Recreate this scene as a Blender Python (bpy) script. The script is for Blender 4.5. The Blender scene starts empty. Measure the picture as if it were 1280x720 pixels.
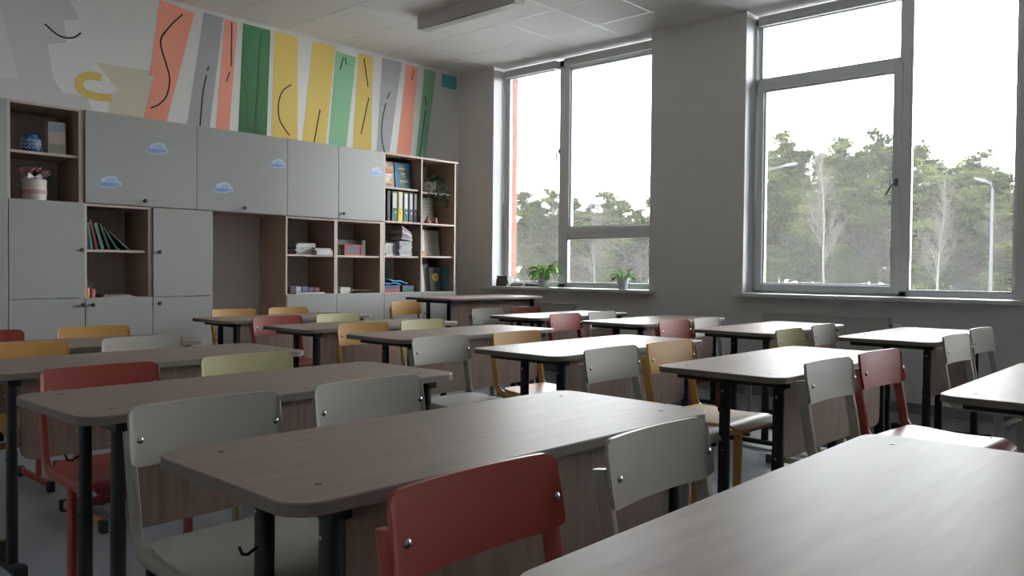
import bpy, bmesh, math, random
from mathutils import Vector, Matrix

C = bpy.context.scene.collection
PI = math.pi
R = math.radians
rnd = random.Random(7)

# ------------------------------------------------------------------ materials
MATS = {}


def rgb(r, g, b):
    def f(v):
        v /= 255.0
        return v / 12.92 if v <= 0.04045 else ((v + 0.055) / 1.055) ** 2.4
    return (f(r), f(g), f(b), 1.0)


def mat(name, col, rough=0.5, metal=0.0, noise=0.0, nscale=8.0, stretch=(1, 1, 1), col2=None, bump=0.0,
        coat=0.0, spec=0.5, rnd_obj=False, transl=0.0):
    m = bpy.data.materials.new(name)
    m.use_nodes = True
    nt = m.node_tree
    b = nt.nodes['Principled BSDF']
    b.inputs['Base Color'].default_value = col
    b.inputs['Roughness'].default_value = rough
    b.inputs['Metallic'].default_value = metal
    b.inputs['Specular IOR Level'].default_value = spec
    if coat:
        b.inputs['Coat Weight'].default_value = coat
        b.inputs['Coat Roughness'].default_value = 0.2
    if noise or col2 or bump:
        tc = nt.nodes.new('ShaderNodeTexCoord')
        mp = nt.nodes.new('ShaderNodeMapping')
        mp.inputs['Scale'].default_value = stretch
        nt.links.new(tc.outputs['Object'], mp.inputs['Vector'])
        if rnd_obj:
            oi = nt.nodes.new('ShaderNodeObjectInfo')
            ml = nt.nodes.new('ShaderNodeMath')
            ml.operation = 'MULTIPLY'
            ml.inputs[1].default_value = 37.0
            nt.links.new(oi.outputs['Random'], ml.inputs[0])
            nt.links.new(ml.outputs[0], mp.inputs['Location'])
        n = nt.nodes.new('ShaderNodeTexNoise')
        n.inputs['Scale'].default_value = nscale
        n.inputs['Detail'].default_value = 5.0
        n.inputs['Roughness'].default_value = 0.6
        nt.links.new(mp.outputs[0], n.inputs['Vector'])
        cr = nt.nodes.new('ShaderNodeValToRGB')
        cr.color_ramp.elements[0].position = 0.33
        cr.color_ramp.elements[1].position = 0.67
        c2 = col2 if col2 else tuple(v * (1 - noise) for v in col[:3]) + (1,)
        cr.color_ramp.elements[0].color = c2
        cr.color_ramp.elements[1].color = col
        nt.links.new(n.outputs['Fac'], cr.inputs['Fac'])
        nt.links.new(cr.outputs['Color'], b.inputs['Base Color'])
        if bump:
            bp = nt.nodes.new('ShaderNodeBump')
            bp.inputs['Strength'].default_value = bump
            bp.inputs['Distance'].default_value = 0.002
            nt.links.new(n.outputs['Fac'], bp.inputs['Height'])
            nt.links.new(bp.outputs['Normal'], b.inputs['Normal'])
    MATS[name] = m
    return m


WALL = mat('wall paint', rgb(232, 232, 230), 0.75, noise=0.03, nscale=3)
CEIL = mat('ceiling tile', rgb(246, 246, 246), 0.7, noise=0.01, nscale=30)
TBAR = mat('ceiling grid metal', rgb(244, 244, 245), 0.3, spec=0.45)
FLOOR = mat('grey linoleum', rgb(138, 141, 146), 0.34, noise=0.12, nscale=60)
SKIRT = mat('skirting', rgb(120, 122, 124), 0.5)
WOOD = mat('taupe wood laminate', rgb(134, 119, 110), 0.44, spec=0.07, col2=rgb(123, 109, 100), nscale=4.0, stretch=(1.0, 9.0, 9.0), rnd_obj=True, bump=0.03)
WOODV = mat('taupe wood panel', rgb(132, 112, 100), 0.45, spec=0.3, col2=rgb(112, 94, 84), nscale=5.0, stretch=(9.0, 9.0, 0.8), rnd_obj=True)
EDGE = mat('desk edge band', rgb(104, 96, 88), 0.45)
BOARD = mat('cabinet board', rgb(168, 146, 132), 0.55, col2=rgb(152, 130, 117), nscale=5.0, stretch=(9, 9, 0.8))
BEDGE = mat('cabinet board edge', rgb(186, 170, 156), 0.5)
BBACK = mat('cabinet back panel', rgb(214, 213, 209), 0.7)
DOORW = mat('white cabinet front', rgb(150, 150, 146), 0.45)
BLACK = mat('black metal', rgb(26, 28, 31), 0.45, spec=0.2)
PLAST = mat('black plastic', rgb(22, 22, 23), 0.55)
CHROME = mat('screw steel', rgb(170, 170, 170), 0.25, metal=1.0)
SCREWC = mat('dark screw cap', rgb(60, 56, 54), 0.4, metal=0.6)
PVC = mat('grey window frame', rgb(236, 238, 240), 0.35)
PVCW = mat('white window bead', rgb(222, 224, 225), 0.35)
SILL = mat('window sill', rgb(232, 233, 233), 0.35)
RAD = mat('radiator enamel', rgb(196, 196, 192), 0.4)
FACADE = mat('facade render', rgb(92, 62, 53), 0.9, spec=0.0, noise=0.05)
PAPER = mat('paper', rgb(214, 214, 210), 0.7)
PAPERG = mat('grey paper', rgb(150, 152, 150), 0.7)
POTW = mat('white pot', rgb(222, 224, 228), 0.35)
SOIL = mat('soil', rgb(60, 48, 38), 0.9)
LEAFD = mat('dark plant leaf', rgb(58, 84, 46), 0.4, noise=0.3, nscale=20)
LIGHTB = mat('lamp housing', rgb(214, 212, 208), 0.4)
LIGHTD = mat('lamp diffuser', rgb(214, 214, 210), 0.3)
COL = {
    'white': mat('pale grey chair lacquer', rgb(162, 158, 149), 0.42, spec=0.25),
    'red': mat('red chair lacquer', rgb(120, 48, 39), 0.38, spec=0.3),
    'ochre': mat('ochre chair lacquer', rgb(166, 126, 68), 0.38, spec=0.3),
    'pale': mat('pale yellow chair lacquer', rgb(172, 166, 124), 0.4, spec=0.25),
}


def plain(name, r, g, b, rough=0.6):
    return MATS.get(name) or mat(name, rgb(r, g, b), rough)


def glass_mat():
    m = bpy.data.materials.new('hazed window glass')
    m.use_nodes = True
    nt = m.node_tree
    nt.nodes.clear()
    out = nt.nodes.new('ShaderNodeOutputMaterial')
    tr = nt.nodes.new('ShaderNodeBsdfTransparent')
    tr.inputs['Color'].default_value = (0.97, 0.98, 0.975, 1)
    gl = nt.nodes.new('ShaderNodeBsdfGlossy')
    gl.inputs['Roughness'].default_value = 0.02
    tl = nt.nodes.new('ShaderNodeBsdfTranslucent')
    tl.inputs['Color'].default_value = (0.9, 0.92, 0.95, 1)
    fr = nt.nodes.new('ShaderNodeFresnel')
    fr.inputs['IOR'].default_value = 1.35
    m1 = nt.nodes.new('ShaderNodeMixShader')
    m1.inputs['Fac'].default_value = 0.014  # haze over the outdoor view, put into the glass as a translucent veil
    nt.links.new(tr.outputs[0], m1.inputs[1])
    nt.links.new(tl.outputs[0], m1.inputs[2])
    m2 = nt.nodes.new('ShaderNodeMixShader')
    nt.links.new(fr.outputs[0], m2.inputs['Fac'])
    nt.links.new(m1.outputs[0], m2.inputs[1])
    nt.links.new(gl.outputs[0], m2.inputs[2])
    nt.links.new(m2.outputs[0], out.inputs['Surface'])
    return m


GLASS = glass_mat()


def leaf_mat(name, c1, c2, sc=0.6):
    m = mat(name, c1, 0.8, col2=c2, nscale=sc, rnd_obj=True, spec=0.0)
    nt = m.node_tree
    b = nt.nodes['Principled BSDF']
    src = b.inputs['Base Color'].links[0].from_socket
    out = nt.nodes['Material Output']
    t = nt.nodes.new('ShaderNodeBsdfTranslucent')
    nt.links.new(src, t.inputs['Color'])
    mx = nt.nodes.new('ShaderNodeMixShader')
    mx.inputs['Fac'].default_value = 0.4
    nt.links.new(b.outputs[0], mx.inputs[1])
    nt.links.new(t.outputs[0], mx.inputs[2])
    nt.links.new(mx.outputs[0], out.inputs['Surface'])
    return m


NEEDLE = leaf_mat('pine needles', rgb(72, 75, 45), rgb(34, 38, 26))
NEEDLEF = leaf_mat('far pine needles', rgb(70, 74, 59), rgb(50, 55, 44))  # greyer, flatter needles: distance haze put into the colour
LEAF = leaf_mat('plant leaf', rgb(104, 142, 70), rgb(70, 110, 52), 20)
BARK = mat('pine bark', rgb(62, 50, 43), 0.9, spec=0.0, noise=0.2, nscale=2)
BARKG = mat('grey twigs', rgb(58, 54, 52), 0.9, spec=0.0, noise=0.15, nscale=2)
BIRCH = mat('birch bark', rgb(66, 65, 63), 0.9, spec=0.0, noise=0.2, nscale=4)


# ------------------------------------------------------------------ geometry helpers
class MB:
    def __init__(s):
        s.v = []
        s.f = []
        s.m = []
        s.mi = 0
        s.fl = []

    def add(s, vs, fs, flat=False):
        o = len(s.v)
        s.fl += [flat] * len(fs) if isinstance(flat, bool) else list(flat)
        s.v += [tuple(v) for v in vs]
        s.f += [tuple(i + o for i in f) for f in fs]
        s.m += [s.mi] * len(fs)

    def box(s, x0, x1, y0, y1, z0, z1, b=0.0):
        if x1 < x0: x0, x1 = x1, x0
        if y1 < y0: y0, y1 = y1, y0
        if z1 < z0: z0, z1 = z1, z0
        if b <= 0:
            vs = [(x, y, z) for x in (x0, x1) for y in (y0, y1) for z in (z0, z1)]
            fs = [(0, 1, 3, 2), (4, 6, 7, 5), (0, 4, 5, 1), (2, 3, 7, 6), (0, 2, 6, 4), (1, 5, 7, 3)]
            s.add(vs, fs, True)
            return
        b = min(b, (x1 - x0) * .45, (y1 - y0) * .45, (z1 - z0) * .45)
        bm = bmesh.new()
        bmesh.ops.create_cube(bm, size=1.0)
        for v in bm.verts:
            v.co = Vector(((x0 + x1) / 2 + v.co.x * (x1 - x0), (y0 + y1) / 2 + v.co.y * (y1 - y0), (z0 + z1) / 2 + v.co.z * (z1 - z0)))
        bmesh.ops.bevel(bm, geom=bm.edges[:], offset=b, segments=2, profile=0.6, affect='EDGES')
        bm.verts.index_update()
        bm.normal_update()
        s.add([v.co[:] for v in bm.verts], [[v.index for v in f.verts] for f in bm.faces], [max(abs(c) for c in f.normal) > .999 for f in bm.faces])
        bm.free()

    def sweep(s, path, prof, side=None, cap=True, scale=None):
        """prof: list of (u,v); u runs along 'side', v along tangent x side"""
        path = [Vector(p) for p in path]
        n = len(prof)
        rings = []
        for i, p in enumerate(path):
            a = path[max(0, i - 1)]
            b = path[min(len(path) - 1, i + 1)]
            t = (b - a).normalized()
            if side is None:
                sd = Vector((0, 0, 1)) if abs(t.z) < 0.9 else Vector((1, 0, 0))
                sd = (sd - t * sd.dot(t)).normalized()
            else:
                sd = Vector(side)
                sd = (sd - t * sd.dot(t)).normalized()
            w = t.cross(sd)
            k = scale[i] if scale else 1.0
            rings.append([p + sd * u * k + w * v * k for u, v in prof])
        vs = [v for r in rings for v in r]
        fs = []
        for i in range(len(path) - 1):
            for j in range(n):
                k = (j + 1) % n
                fs.append((i * n + j, i * n + k, (i + 1) * n + k, (i + 1) * n + j))
        if cap:
            fs.append(tuple(range(n))[::-1])
            fs.append(tuple((len(path) - 1) * n + j for j in range(n)))
        s.add(vs, fs)

    def tube(s, path, r, n=10, scale=None, side=None):
        s.sweep(path, [(r * math.cos(2 * PI * i / n), r * math.sin(2 * PI * i / n)) for i in range(n)], side, True, scale)

    def lathe(s, prof, cx=0, cy=0, n=24):
        """prof: (r,z) list bottom to top"""
        vs, fs = [], []
        for r, z in prof:
            for i in range(n):
                a = 2 * PI * i / n
                vs.append((cx + r * math.cos(a), cy + r * math.sin(a), z))
        for k in range(len(prof) - 1):
            for i in range(n):
                j = (i + 1) % n
                fs.append((k * n + i, k * n + j, (k + 1) * n + j, (k + 1) * n + i))
        fs.append(tuple(range(n))[::-1])
        fs.append(tuple((len(prof) - 1) * n + i for i in range(n)))
        s.add(vs, fs)

    def prism(s, poly, a0, a1, axis='z'):
        n = len(poly)

        def P(u, v, w):
            return {'z': (u, v, w), 'y': (u, w, v), 'x': (w, u, v)}[axis]
        vs = [P(u, v, a0) for u, v in poly] + [P(u, v, a1) for u, v in poly]
        fs = [tuple(range(n))[::-1], tuple(range(n, 2 * n))]
        for i in range(n):
            j = (i + 1) % n
            fs.append((i, j, n + j, n + i))
        s.add(vs, fs, [True, True] + [False] * n)

    def plate(s, us, vs_, fn, th):
        """fn(u,v)->(point, normal); closed plate of thickness th"""
        nu, nv = len(us), len(vs_)
        a, b = [], []
        for u in us:
            for v in vs_:
                p, nrm = fn(u, v)
                p = Vector(p)
                a.append(p)
                b.append(p + Vector(nrm) * th)
        o = nu * nv
        fs = []
        for i in range(nu - 1):
            for j in range(nv - 1):
                q = (i * nv + j, (i + 1) * nv + j, (i + 1) * nv + j + 1, i * nv + j + 1)
                fs.append(q)
                fs.append(tuple(o + k for k in q[::-1]))
        rim = [i * nv for i in range(nu)] + [(nu - 1) * nv + j for j in range(1, nv)] + \
              [i * nv + nv - 1 for i in range(nu - 2, -1, -1)] + [j for j in range(nv - 2, 0, -1)]
        for i in range(len(rim)):
            p, q = rim[i], rim[(i + 1) % len(rim)]
            fs.append((q, p, o + p, o + q))
        s.add(a + b, fs)

    def build(s, name, m, parent=None, loc=None, smooth=True, rot=None, angle=35):
        me = bpy.data.meshes.new(name)
        me.from_pydata(s.v, [], s.f)
        ms = m if isinstance(m, (list, tuple)) else [m]
        for x in ms:
            me.materials.append(x)
        if len(ms) > 1:
            me.polygons.foreach_set('material_index', s.m)
        bm = bmesh.new()
        bm.from_mesh(me)
        if len(bm.faces) < 20000:
            bmesh.ops.recalc_face_normals(bm, faces=bm.faces[:])
        bm.to_mesh(me)
        bm.free()
        if smooth:
            me.set_sharp_from_angle(angle=R(angle))
            me.polygons.foreach_set('use_smooth', [not q for q in s.fl])
        o = bpy.data.objects.new(name, me)
        C.objects.link(o)
        if parent is not None:
            o.parent = parent
        if loc is not None:
            o.location = loc
        if rot is not None:
            o.rotation_euler = rot
        return o


def tag(o, label=None, cat=None, group=None, kind=None):
    if label: o['label'] = label
    if cat: o['category'] = cat
    if group: o['group'] = group
    if kind: o['kind'] = kind
    return o


def empty(name, loc=(0, 0, 0), rz=0.0, label=None, cat=None, group=None, kind=None):
    o = bpy.data.objects.new(name, None)
    o.empty_display_size = 0.05
    C.objects.link(o)
    o.location = loc
    o.rotation_euler = (0, 0, rz)
    return tag(o, label, cat, group, kind)


def copy_tree(o, parent=None):
    c = o.copy()
    C.objects.link(c)
    c.parent = parent
    for ch in list(o.children):
        copy_tree(ch, c)
    return c


def onebox(name, m, x0, x1, y0, y1, z0, z1, b=0.0, parent=None):
    k = MB()
    k.box(x0, x1, y0, y1, z0, z1, b)
    return k.build(name, m, parent)


def rrect(L, W, r, n=8):
    pts = []
    for cx, cy, t0 in ((L / 2 - r, W / 2 - r, 0), (-L / 2 + r, W / 2 - r, 90), (-L / 2 + r, -W / 2 + r, 180), (L / 2 - r, -W / 2 + r, 270)):
        for i in range(n + 1):
            q = R(t0 + 90 * i / n)
            pts.append((cx + r * math.cos(q), cy + r * math.sin(q)))
    return pts


def oval(a, b, n=16):
    """flat oval profile half sizes a (u), b (v)"""
    return [(math.copysign(abs(math.cos(t)) ** 0.5, math.cos(t)) * a, math.copysign(abs(math.sin(t)) ** 0.5, math.sin(t)) * b)
            for t in [2 * PI * i / n + 0.01 for i in range(n)]]


# ------------------------------------------------------------------ room shell
XW, YW, ZC = 6.636, 6.885, 3.33       # window wall plane, cabinet wall plane, ceiling
XL, YB = -1.0, -2.6                    # left wall, back wall
XO = 7.06                              # outer face of the facade
WIN = [(4.257, 6.329), (1.235, 3.305), (-1.787, -0.10)]  # last window is unseen: assumed for fill light, narrowed to tune it
S = 'structure'

tag(onebox('floor', FLOOR, XL - .2, XO, YB - .2, YW + .2, -0.12, 0.0), kind=S)
tag(onebox('ceiling', CEIL, XL - .2, XO, YB - .2, YW + .2, ZC, ZC + .15), kind=S)
tag(onebox('wall_front', WALL, XL - .2, XO, YW, YW + .2, 0, ZC), kind=S)
tag(onebox('wall_left', mat('left wall paint', rgb(232, 233, 230), .75), XL - .2, XL, YB - .2, YW, 0, ZC), kind=S)
tag(onebox('wall_back', WALL, XL, XW, YB - .2, YB, 0, ZC), kind=S)
k = MB()
ys = [YB - .2]
for a, b in reversed(WIN):
    ys += [a, b]
ys.append(YW)
for i in range(0, len(ys), 2):
    k.box(XW, 6.93, ys[i], ys[i + 1], 0, ZC)
for a, b in WIN:
    k.box(XW, 6.93, a, b, 0, 0.85)
k.build('wall_right', WALL)['kind'] = S
k = MB()
for i in range(0, len(ys), 2):
    k.box(6.93, XO, ys[i] + (.012 if i else -.3), ys[i + 1] - .012 + (.3 if i == len(ys) - 2 else 0), -3.6, 3.9)
for a, b in WIN:
    k.box(6.93, XO, a - .012, b + .012, -3.6, 0.83)
    k.box(6.93, XO, a - .012, b + .012, ZC, 3.9)
k.build('wall_outside', FACADE)['kind'] = S
k = MB()
k.box(XW - .012, XW, YB, YW - .5, 0, .08, .003)
k.build('baseboard_right', SKIRT)['kind'] = S
k = MB()
k.box(6.19, XW - .012, YW - .012, YW, 0, .08, .003)
k.build('baseboard_front', SKIRT)['kind'] = S

REV = mat('white reveal lining', rgb(238, 240, 241), 0.5)
for i, (a, b) in enumerate(WIN):
    k = MB()
    k.box(XW + .001, 6.83, b - .006, b + .001, .882, ZC - .002)
    k.box(XW + .001, 6.83, a - .001, a + .006, .882, ZC - .002)
    k.build('trim_%d' % (i + 2), REV)['kind'] = S

# suspended ceiling grid
k = MB()
g0x, g0y = 6.13, 3.95
xs = [g0x - .6 * i for i in range(0, 12) if g0x - .6 * i > XL]
yy = [g0y + .6 * i for i in range(-10, 5) if YB < g0y + .6 * i < YW]
for x in xs:
    k.box(x - .007, x + .007, YB, YW, ZC - .002, ZC + .003)
for y in yy:
    k.box(XL, XW, y - .007, y + .007, ZC - .0022, ZC + .003)
k.build('trim_1', TBAR)['kind'] = S


# ------------------------------------------------------------------ windows
def window(idx, y0, y1, style):
    """y0<y1, frame standing in the reveal at x 6.83-6.90"""
    F0, F1 = 6.83, 6.90
    w = empty('window_%d' % idx, (F0, (y0 + y1) / 2, .87), kind=S)
    cx, cy, cz = w.location

    def B(mb, ya, yb, za, zb, xa=F0, xb=F1, bev=.006):
        mb.box(xa - cx, xb - cx, ya - cy, yb - cy, za - cz, zb - cz, bev)

    def P(mb, name, m):
        return mb.build(name, m, w)
    fr = MB()
    za, zb = .87, 3.30
    t = .05
    B(fr, y0, y0 + t, za, zb)
    B(fr, y1 - t, y1, za, zb)
    B(fr, y0, y1, za, za + .055)
    B(fr, y0, y1, zb - .07, zb)
    glasses = []
    beads = MB()

    def glass(ya, yb, zc, zd, x=6.865):
        glasses.append((ya, yb, zc, zd, x))
        # pale bead around the pane
        e = .012
        B(beads, ya, ya + e, zc, zd, x - .02, x + .02, 0)
        B(beads, yb - e, yb, zc, zd, x - .02, x + .02, 0)
        B(beads, ya, yb, zc, zc + e, x - .02, x + .02, 0)
        B(beads, ya, yb, zd - e, zd, x - .02, x + .02, 0)

    def sash(ya, yb, zc, zd, t=.055):
        sm = MB()
        for q in ((ya, ya + t, zc, zd), (yb - t, yb, zc, zd), (ya + t, yb - t, zc, zc + t), (ya + t, yb - t, zd - t, zd)):
            B(sm, *q, F0 - .022, F1 - .02, .007)
        o = P(sm, 'sash', PVC)
        glass(ya + t, yb - t, zc + t, zd - t, 6.855)
        return o

    def handle(y, z, ang, m):
        h = MB()
        x = F0 - .022 - cx
        h.box(x - .012, x, y - cy - .014, y - cy + .014, z - cz - .03, z - cz + .03, .004)
        h.tube([(x, y - cy, z - cz), (x - .05, y - cy, z - cz)], .009)
        dy, dz = math.sin(ang) * .12, -math.cos(ang) * .12
        h.tube([(x - .05, y - cy, z - cz), (x - .055, y - cy + dy * .3, z - cz + dz * .3), (x - .05, y - cy + dy, z - cz + dz)], .009)
        return P(h, 'handle', m)

    if style == 1:
        m0, m1 = y1 - .90, y1 - .80      # mullion
        B(fr, m0, m1, za, zb)
        glass(m1, y1 - t, za + .055, zb - .07)
        B(fr, y0, m0, 1.40, 1.50)
        glass(y0 + t, m0, za + .055, 1.40)
        sash(y0 + .04, m0 + .012, 1.46, zb - .05, .058)
        handle(m0 - .012 + .09, 2.33, 0.0, PVCW)
        blinds = [(m1, y1 - t), (y0 + t, m0)]
    elif style == 2:
        m0, m1 = y1 - 1.295, y1 - 1.22
        B(fr, m0, m1, za, zb)
        glass(y0 + t, m0, za + .055, zb - .07)
        B(fr, m1, y1, 2.66, 2.76)
        glass(m1, y1 - t, 2.76, zb - .07)
        sash(m1 - .02, y1 - .03, .90, 2.72, .062)
        handle(m1 + .012, 1.78, 0.6, mat('silver handle', rgb(120, 124, 128), .3, metal=.7))
        blinds = [(m1, y1 - t), (y0 + t, m0)]
    P(fr, 'window_frame', PVC)
    P(beads, 'bead', PVCW)
    for ya, yb, zc, zd, x in glasses:
        g = MB()
        g.box(x - .002 - cx, x + .002 - cx, ya - cy, yb - cy, zc - cz, zd - cz)
        P(g, 'glass', GLASS)
    # sill board
    s_ = MB()
    s_.box(6.545 - cx, F0 - cx, y0 - .06 - cy, y1 + .06 - cy, .85 - cz, .882 - cz, .006)
    P(s_, 'window_sill', SILL)
    s_ = MB()
    s_.box(6.905 - cx, 7.12 - cx, y0 - .01 - cy, y1 + .01 - cy, .835 - cz, .85 - cz, .004)  # unseen white ledge, added to bounce sky light up to the ceiling
    P(s_, 'bounce_sill', PVCW)
    return w, blinds


BL = []
for i, (a, b) in enumerate(WIN):
    w, bl = window(i + 1, a, b, 1 if i == 0 else 2)
    BL.append((i, bl))

names = {(0, 0): 'rolled-up blind casing over the narrow left pane of the left window', (0, 1): 'rolled-up blind casing over the wide right pane of the left window',
         (1, 0): 'rolled-up blind casing over the small top pane of the right window', (1, 1): 'rolled-up blind casing above the tall right pane of the right window'}
for i, bl in BL:
    for j, (a, b) in enumerate(bl):
        if (i, j) not in names: continue
        t = empty('roller_blind', (6.80, (a + b) / 2, 3.21), label=names[(i, j)], cat='blind', group='roller blinds at the window heads')
        k = MB()
        k.box(-.045, .028, -(b - a) / 2 + .004, (b - a) / 2 - .004, 0, .085, .012)
        k.build('blind_casing', PVCW, t)
        k = MB()
        k.tube([(-.03, -(b - a) / 2 + .03, -.012), (-.03, (b - a) / 2 - .03, -.012)], .006)
        k.build('bottom_bar', PVC, t)
        k = MB()
        ch = -(b - a) / 2 + .008 if j == 1 else (b - a) / 2 - .008
        low = -1.62 if i == 1 else -1.4
        pts = [(-.05, ch - .006, 0)] + [(-.05, ch - .006, low)] + [(-.05, ch + .008 * math.sin(q) - 0, low - .012 * math.cos(q)) for q in (-.8, -.3, .3, .8)] + [(-.05, ch + .008, low), (-.05, ch + .008, 0)]
        k.tube(pts, .002, 6)
        k.build('pull_chain', PVCW, t)

# ------------------------------------------------------------------ mural on the cabinet wall
MU = empty('wall_mural', (4.2, YW, 2.75), label='painted mural of slanting coloured stripes and thin black strokes above the cabinets', cat='mural')


def shape(name, poly, m, d=.0015):
    k = MB()
    k.prism([(x - 4.2, z - 2.75) for x, z in poly], -d, -.0002, 'y')
    return k.build(name, m, MU, smooth=False)


SALM = plain('salmon wall paint', 220, 144, 122, .75)
MGREY = plain('grey wall paint', 168, 168, 171, .75)
MSOFT = plain('soft grey wall paint', 206, 206, 204, .75)
MLGREY = plain('light grey wall paint', 216, 216, 213, .75)
MGREEN = plain('green wall paint', 38, 92, 50, .75)
MLG = plain('light green wall paint', 128, 178, 138, .75)
MYEL = plain('yellow wall paint', 206, 180, 96, .75)
MYELF = plain('faded yellow wall paint', 210, 204, 182, .75)
MTEAL = plain('teal wall paint', 84, 158, 160, .75)
MWHITE = plain('white wall paint', 205, 206, 204, .75)
INK = plain('black wall line', 40, 34, 34, .8)
INKG = plain('grey green wall line', 70, 84, 66, .8)
shape('grey_animal_shape', [(1.2, 3.33), (2.30, 3.33), (2.44, 3.10), (2.49, 3.0), (2.37, 2.97), (2.40, 2.80), (2.26, 2.76), (2.30, 2.50), (2.37, 2.41), (2.55, 2.40), (2.62, 2.15), (1.2, 2.15)], MSOFT)
shape('pale_patch', [(1.2, 3.1), (1.93, 3.0), (2.06, 2.46), (1.2, 2.40)], MLGREY, .003)
shape('faded_yellow_shape', [(2.62, 2.69), (3.035, 2.70), (3.035, 2.64), (3.062, 2.64), (2.955, 2.15), (2.70, 2.15), (2.72, 2.44), (2.78, 2.5)], MYELF, .001)
stripes = [
    ('salmon_stripe', [(3.13, 3.315), (3.433, 3.275), (3.15, 2.15), (2.96, 2.15), (3.075, 2.655), (3.04, 2.66)], SALM),
    ('grey_stripe', [(3.521, 3.302), (3.702, 3.295), (3.555, 2.15), (3.345, 2.15)], MGREY),
    ('salmon_stripe', [(3.717, 3.29), (3.842, 3.285), (3.748, 2.15), (3.62, 2.15)], SALM),
    ('dark_green_stripe', [(3.897, 3.293), (4.176, 3.290), (4.135, 2.15), (3.842, 2.15)], MGREEN),
    ('yellow_stripe', [(4.219, 3.295), (4.471, 3.290), (4.476, 2.15), (4.185, 2.15)], MYEL),
    ('yellow_stripe', [(4.644, 3.29), (4.908, 3.288), (4.785, 2.15), (4.51, 2.15)], MYEL),
    ('light_green_stripe', [(4.918, 3.246), (5.165, 3.235), (5.03, 2.15), (4.82, 2.15)], MLG),
    ('yellow_stripe', [(5.195, 3.287), (5.382, 3.28), (5.366, 2.15), (5.12, 2.15)], MYEL),
    ('grey_stripe', [(5.509, 3.30), (5.773, 3.296), (5.585, 2.15), (5.43, 2.15)], MGREY),
    ('salmon_stripe', [(5.841, 3.295), (6.002, 3.285), (5.89, 2.15), (5.69, 2.15)], SALM),
    ('light_green_stripe', [(6.108, 3.294), (6.276, 3.285), (6.10, 2.15), (5.965, 2.15)], MLG),
    ('teal_patch', [(6.362, 3.29), (6.602, 3.29), (6.595, 3.14), (6.372, 3.14)], MTEAL),
]
for nme, poly, m in stripes:
    shape(nme, poly, m)


def stroke(pts, w, m, name='painted_line', d=.0030):
    # smooth polyline ribbon
    P_ = [Vector((x, z)) for x, z in pts]
    out = []
    for i in range(len(P_) - 1):
        p0 = P_[max(0, i - 1)]; p1 = P_[i]; p2 = P_[i + 1]; p3 = P_[min(len(P_) - 1, i + 2)]
        for q in range(6):
            t = q / 6
            out.append(0.5 * ((2 * p1) + (p2 - p0) * t + (2 * p0 - 5 * p1 + 4 * p2 - p3) * t * t + (3 * p1 - p0 - 3 * p2 + p3) * t ** 3))
    out.append(P_[-1])
    L_, R_ = [], []
    for i, p in enumerate(out):
        t = (out[min(i + 1, len(out) - 1)] - out[max(i - 1, 0)]).normalized()
        n = Vector((-t.y, t.x)) * w / 2
        L_.append(p + n)
        R_.append(p - n)
    k = MB()
    n = len(out)
    vs = [(p.x - 4.2, -d, p.y - 2.75) for p in L_] + [(p.x - 4.2, -d, p.y - 2.75) for p in R_] + \
         [(p.x - 4.2, -.001, p.y - 2.75) for p in L_] + [(p.x - 4.2, -.001, p.y - 2.75) for p in R_]
    fs = []
    for i in range(n - 1):
        fs += [(i, i + 1, n + i + 1, n + i), (2 * n + i, 3 * n + i, 3 * n + i + 1, 2 * n + i + 1),
               (i, 2 * n + i, 2 * n + i + 1, i + 1), (n + i, n + i + 1, 3 * n + i + 1, 3 * n + i)]
    k.add(vs, fs)
    return k.build(name, m, MU, smooth=False)


for pts in ([(3.325, 3.238), (3.22, 3.118), (3.14, 2.992), (3.144, 2.9), (3.185, 2.78), (3.213, 2.655), (3.185, 2.515), (3.116, 2.43), (3.049, 2.392)],
            [(3.566, 2.838), (3.551, 2.793)], [(3.544, 2.756), (3.507, 2.567), (3.478, 2.2)], [(3.783, 3.274), (3.78, 2.878)],
            [(3.764, 2.825), (3.734, 2.733)], [(2.24, 2.91), (2.303, 2.862), (2.36, 2.837), (2.418, 2.840), (2.465, 2.862), (2.5, 2.899)],
            [(4.402, 2.821), (4.307, 2.743), (4.264, 2.615), (4.273, 2.481), (4.325, 2.397), (4.387, 2.336)],
            [(4.73, 2.633), (4.64, 2.2)], [(5.006, 3.2), (4.967, 3.072)], [(5.03, 3.206), (5.046, 3.135)],
            [(5.267, 3.243), (5.321, 2.955)], [(5.332, 2.849), (5.232, 2.452)], [(5.609, 2.953), (5.577, 2.871)],
            [(5.556, 2.825), (5.514, 2.641), (5.505, 2.471), (5.538, 2.322), (5.57, 2.25)], [(5.944, 3.245), (5.911, 3.134)],
            [(6.111, 2.992), (6.135, 2.881)], [(6.124, 2.852), (6.02, 2.2)]):
    stroke(pts, .013, INK)
for pts in ([(4.076, 3.246), (4.053, 2.878), (4.03, 2.2)], [(3.923, 2.745), (3.965, 2.2)], [(4.045, 2.714), (4.0, 2.2)]):
    stroke(pts, .011, INKG)
stroke([(2.655, 2.575), (2.565, 2.575), (2.50, 2.535), (2.492, 2.475), (2.527, 2.435), (2.614, 2.418), (2.735, 2.425)], .06, MYEL, 'yellow_hook_shape', .0025)

# ------------------------------------------------------------------ cabinets
YF, YK = 6.43, YW - .012               # front plane, back of the units
BT = .018


def knob(x, z, parent):
    k = MB()
    k.lathe([(.007, 0), (.006, .012), (.014, .017), (.015, .024), (.010, .029)], 0, 0, 16)
    o = k.build('knob', PLAST, parent, loc=(x, YF - .018, z), rot=(R(90), 0, 0))
    return o


def rel(o, root):
    o.parent = root
    o.location = Vector(o.location) - Vector(root.location)


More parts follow.
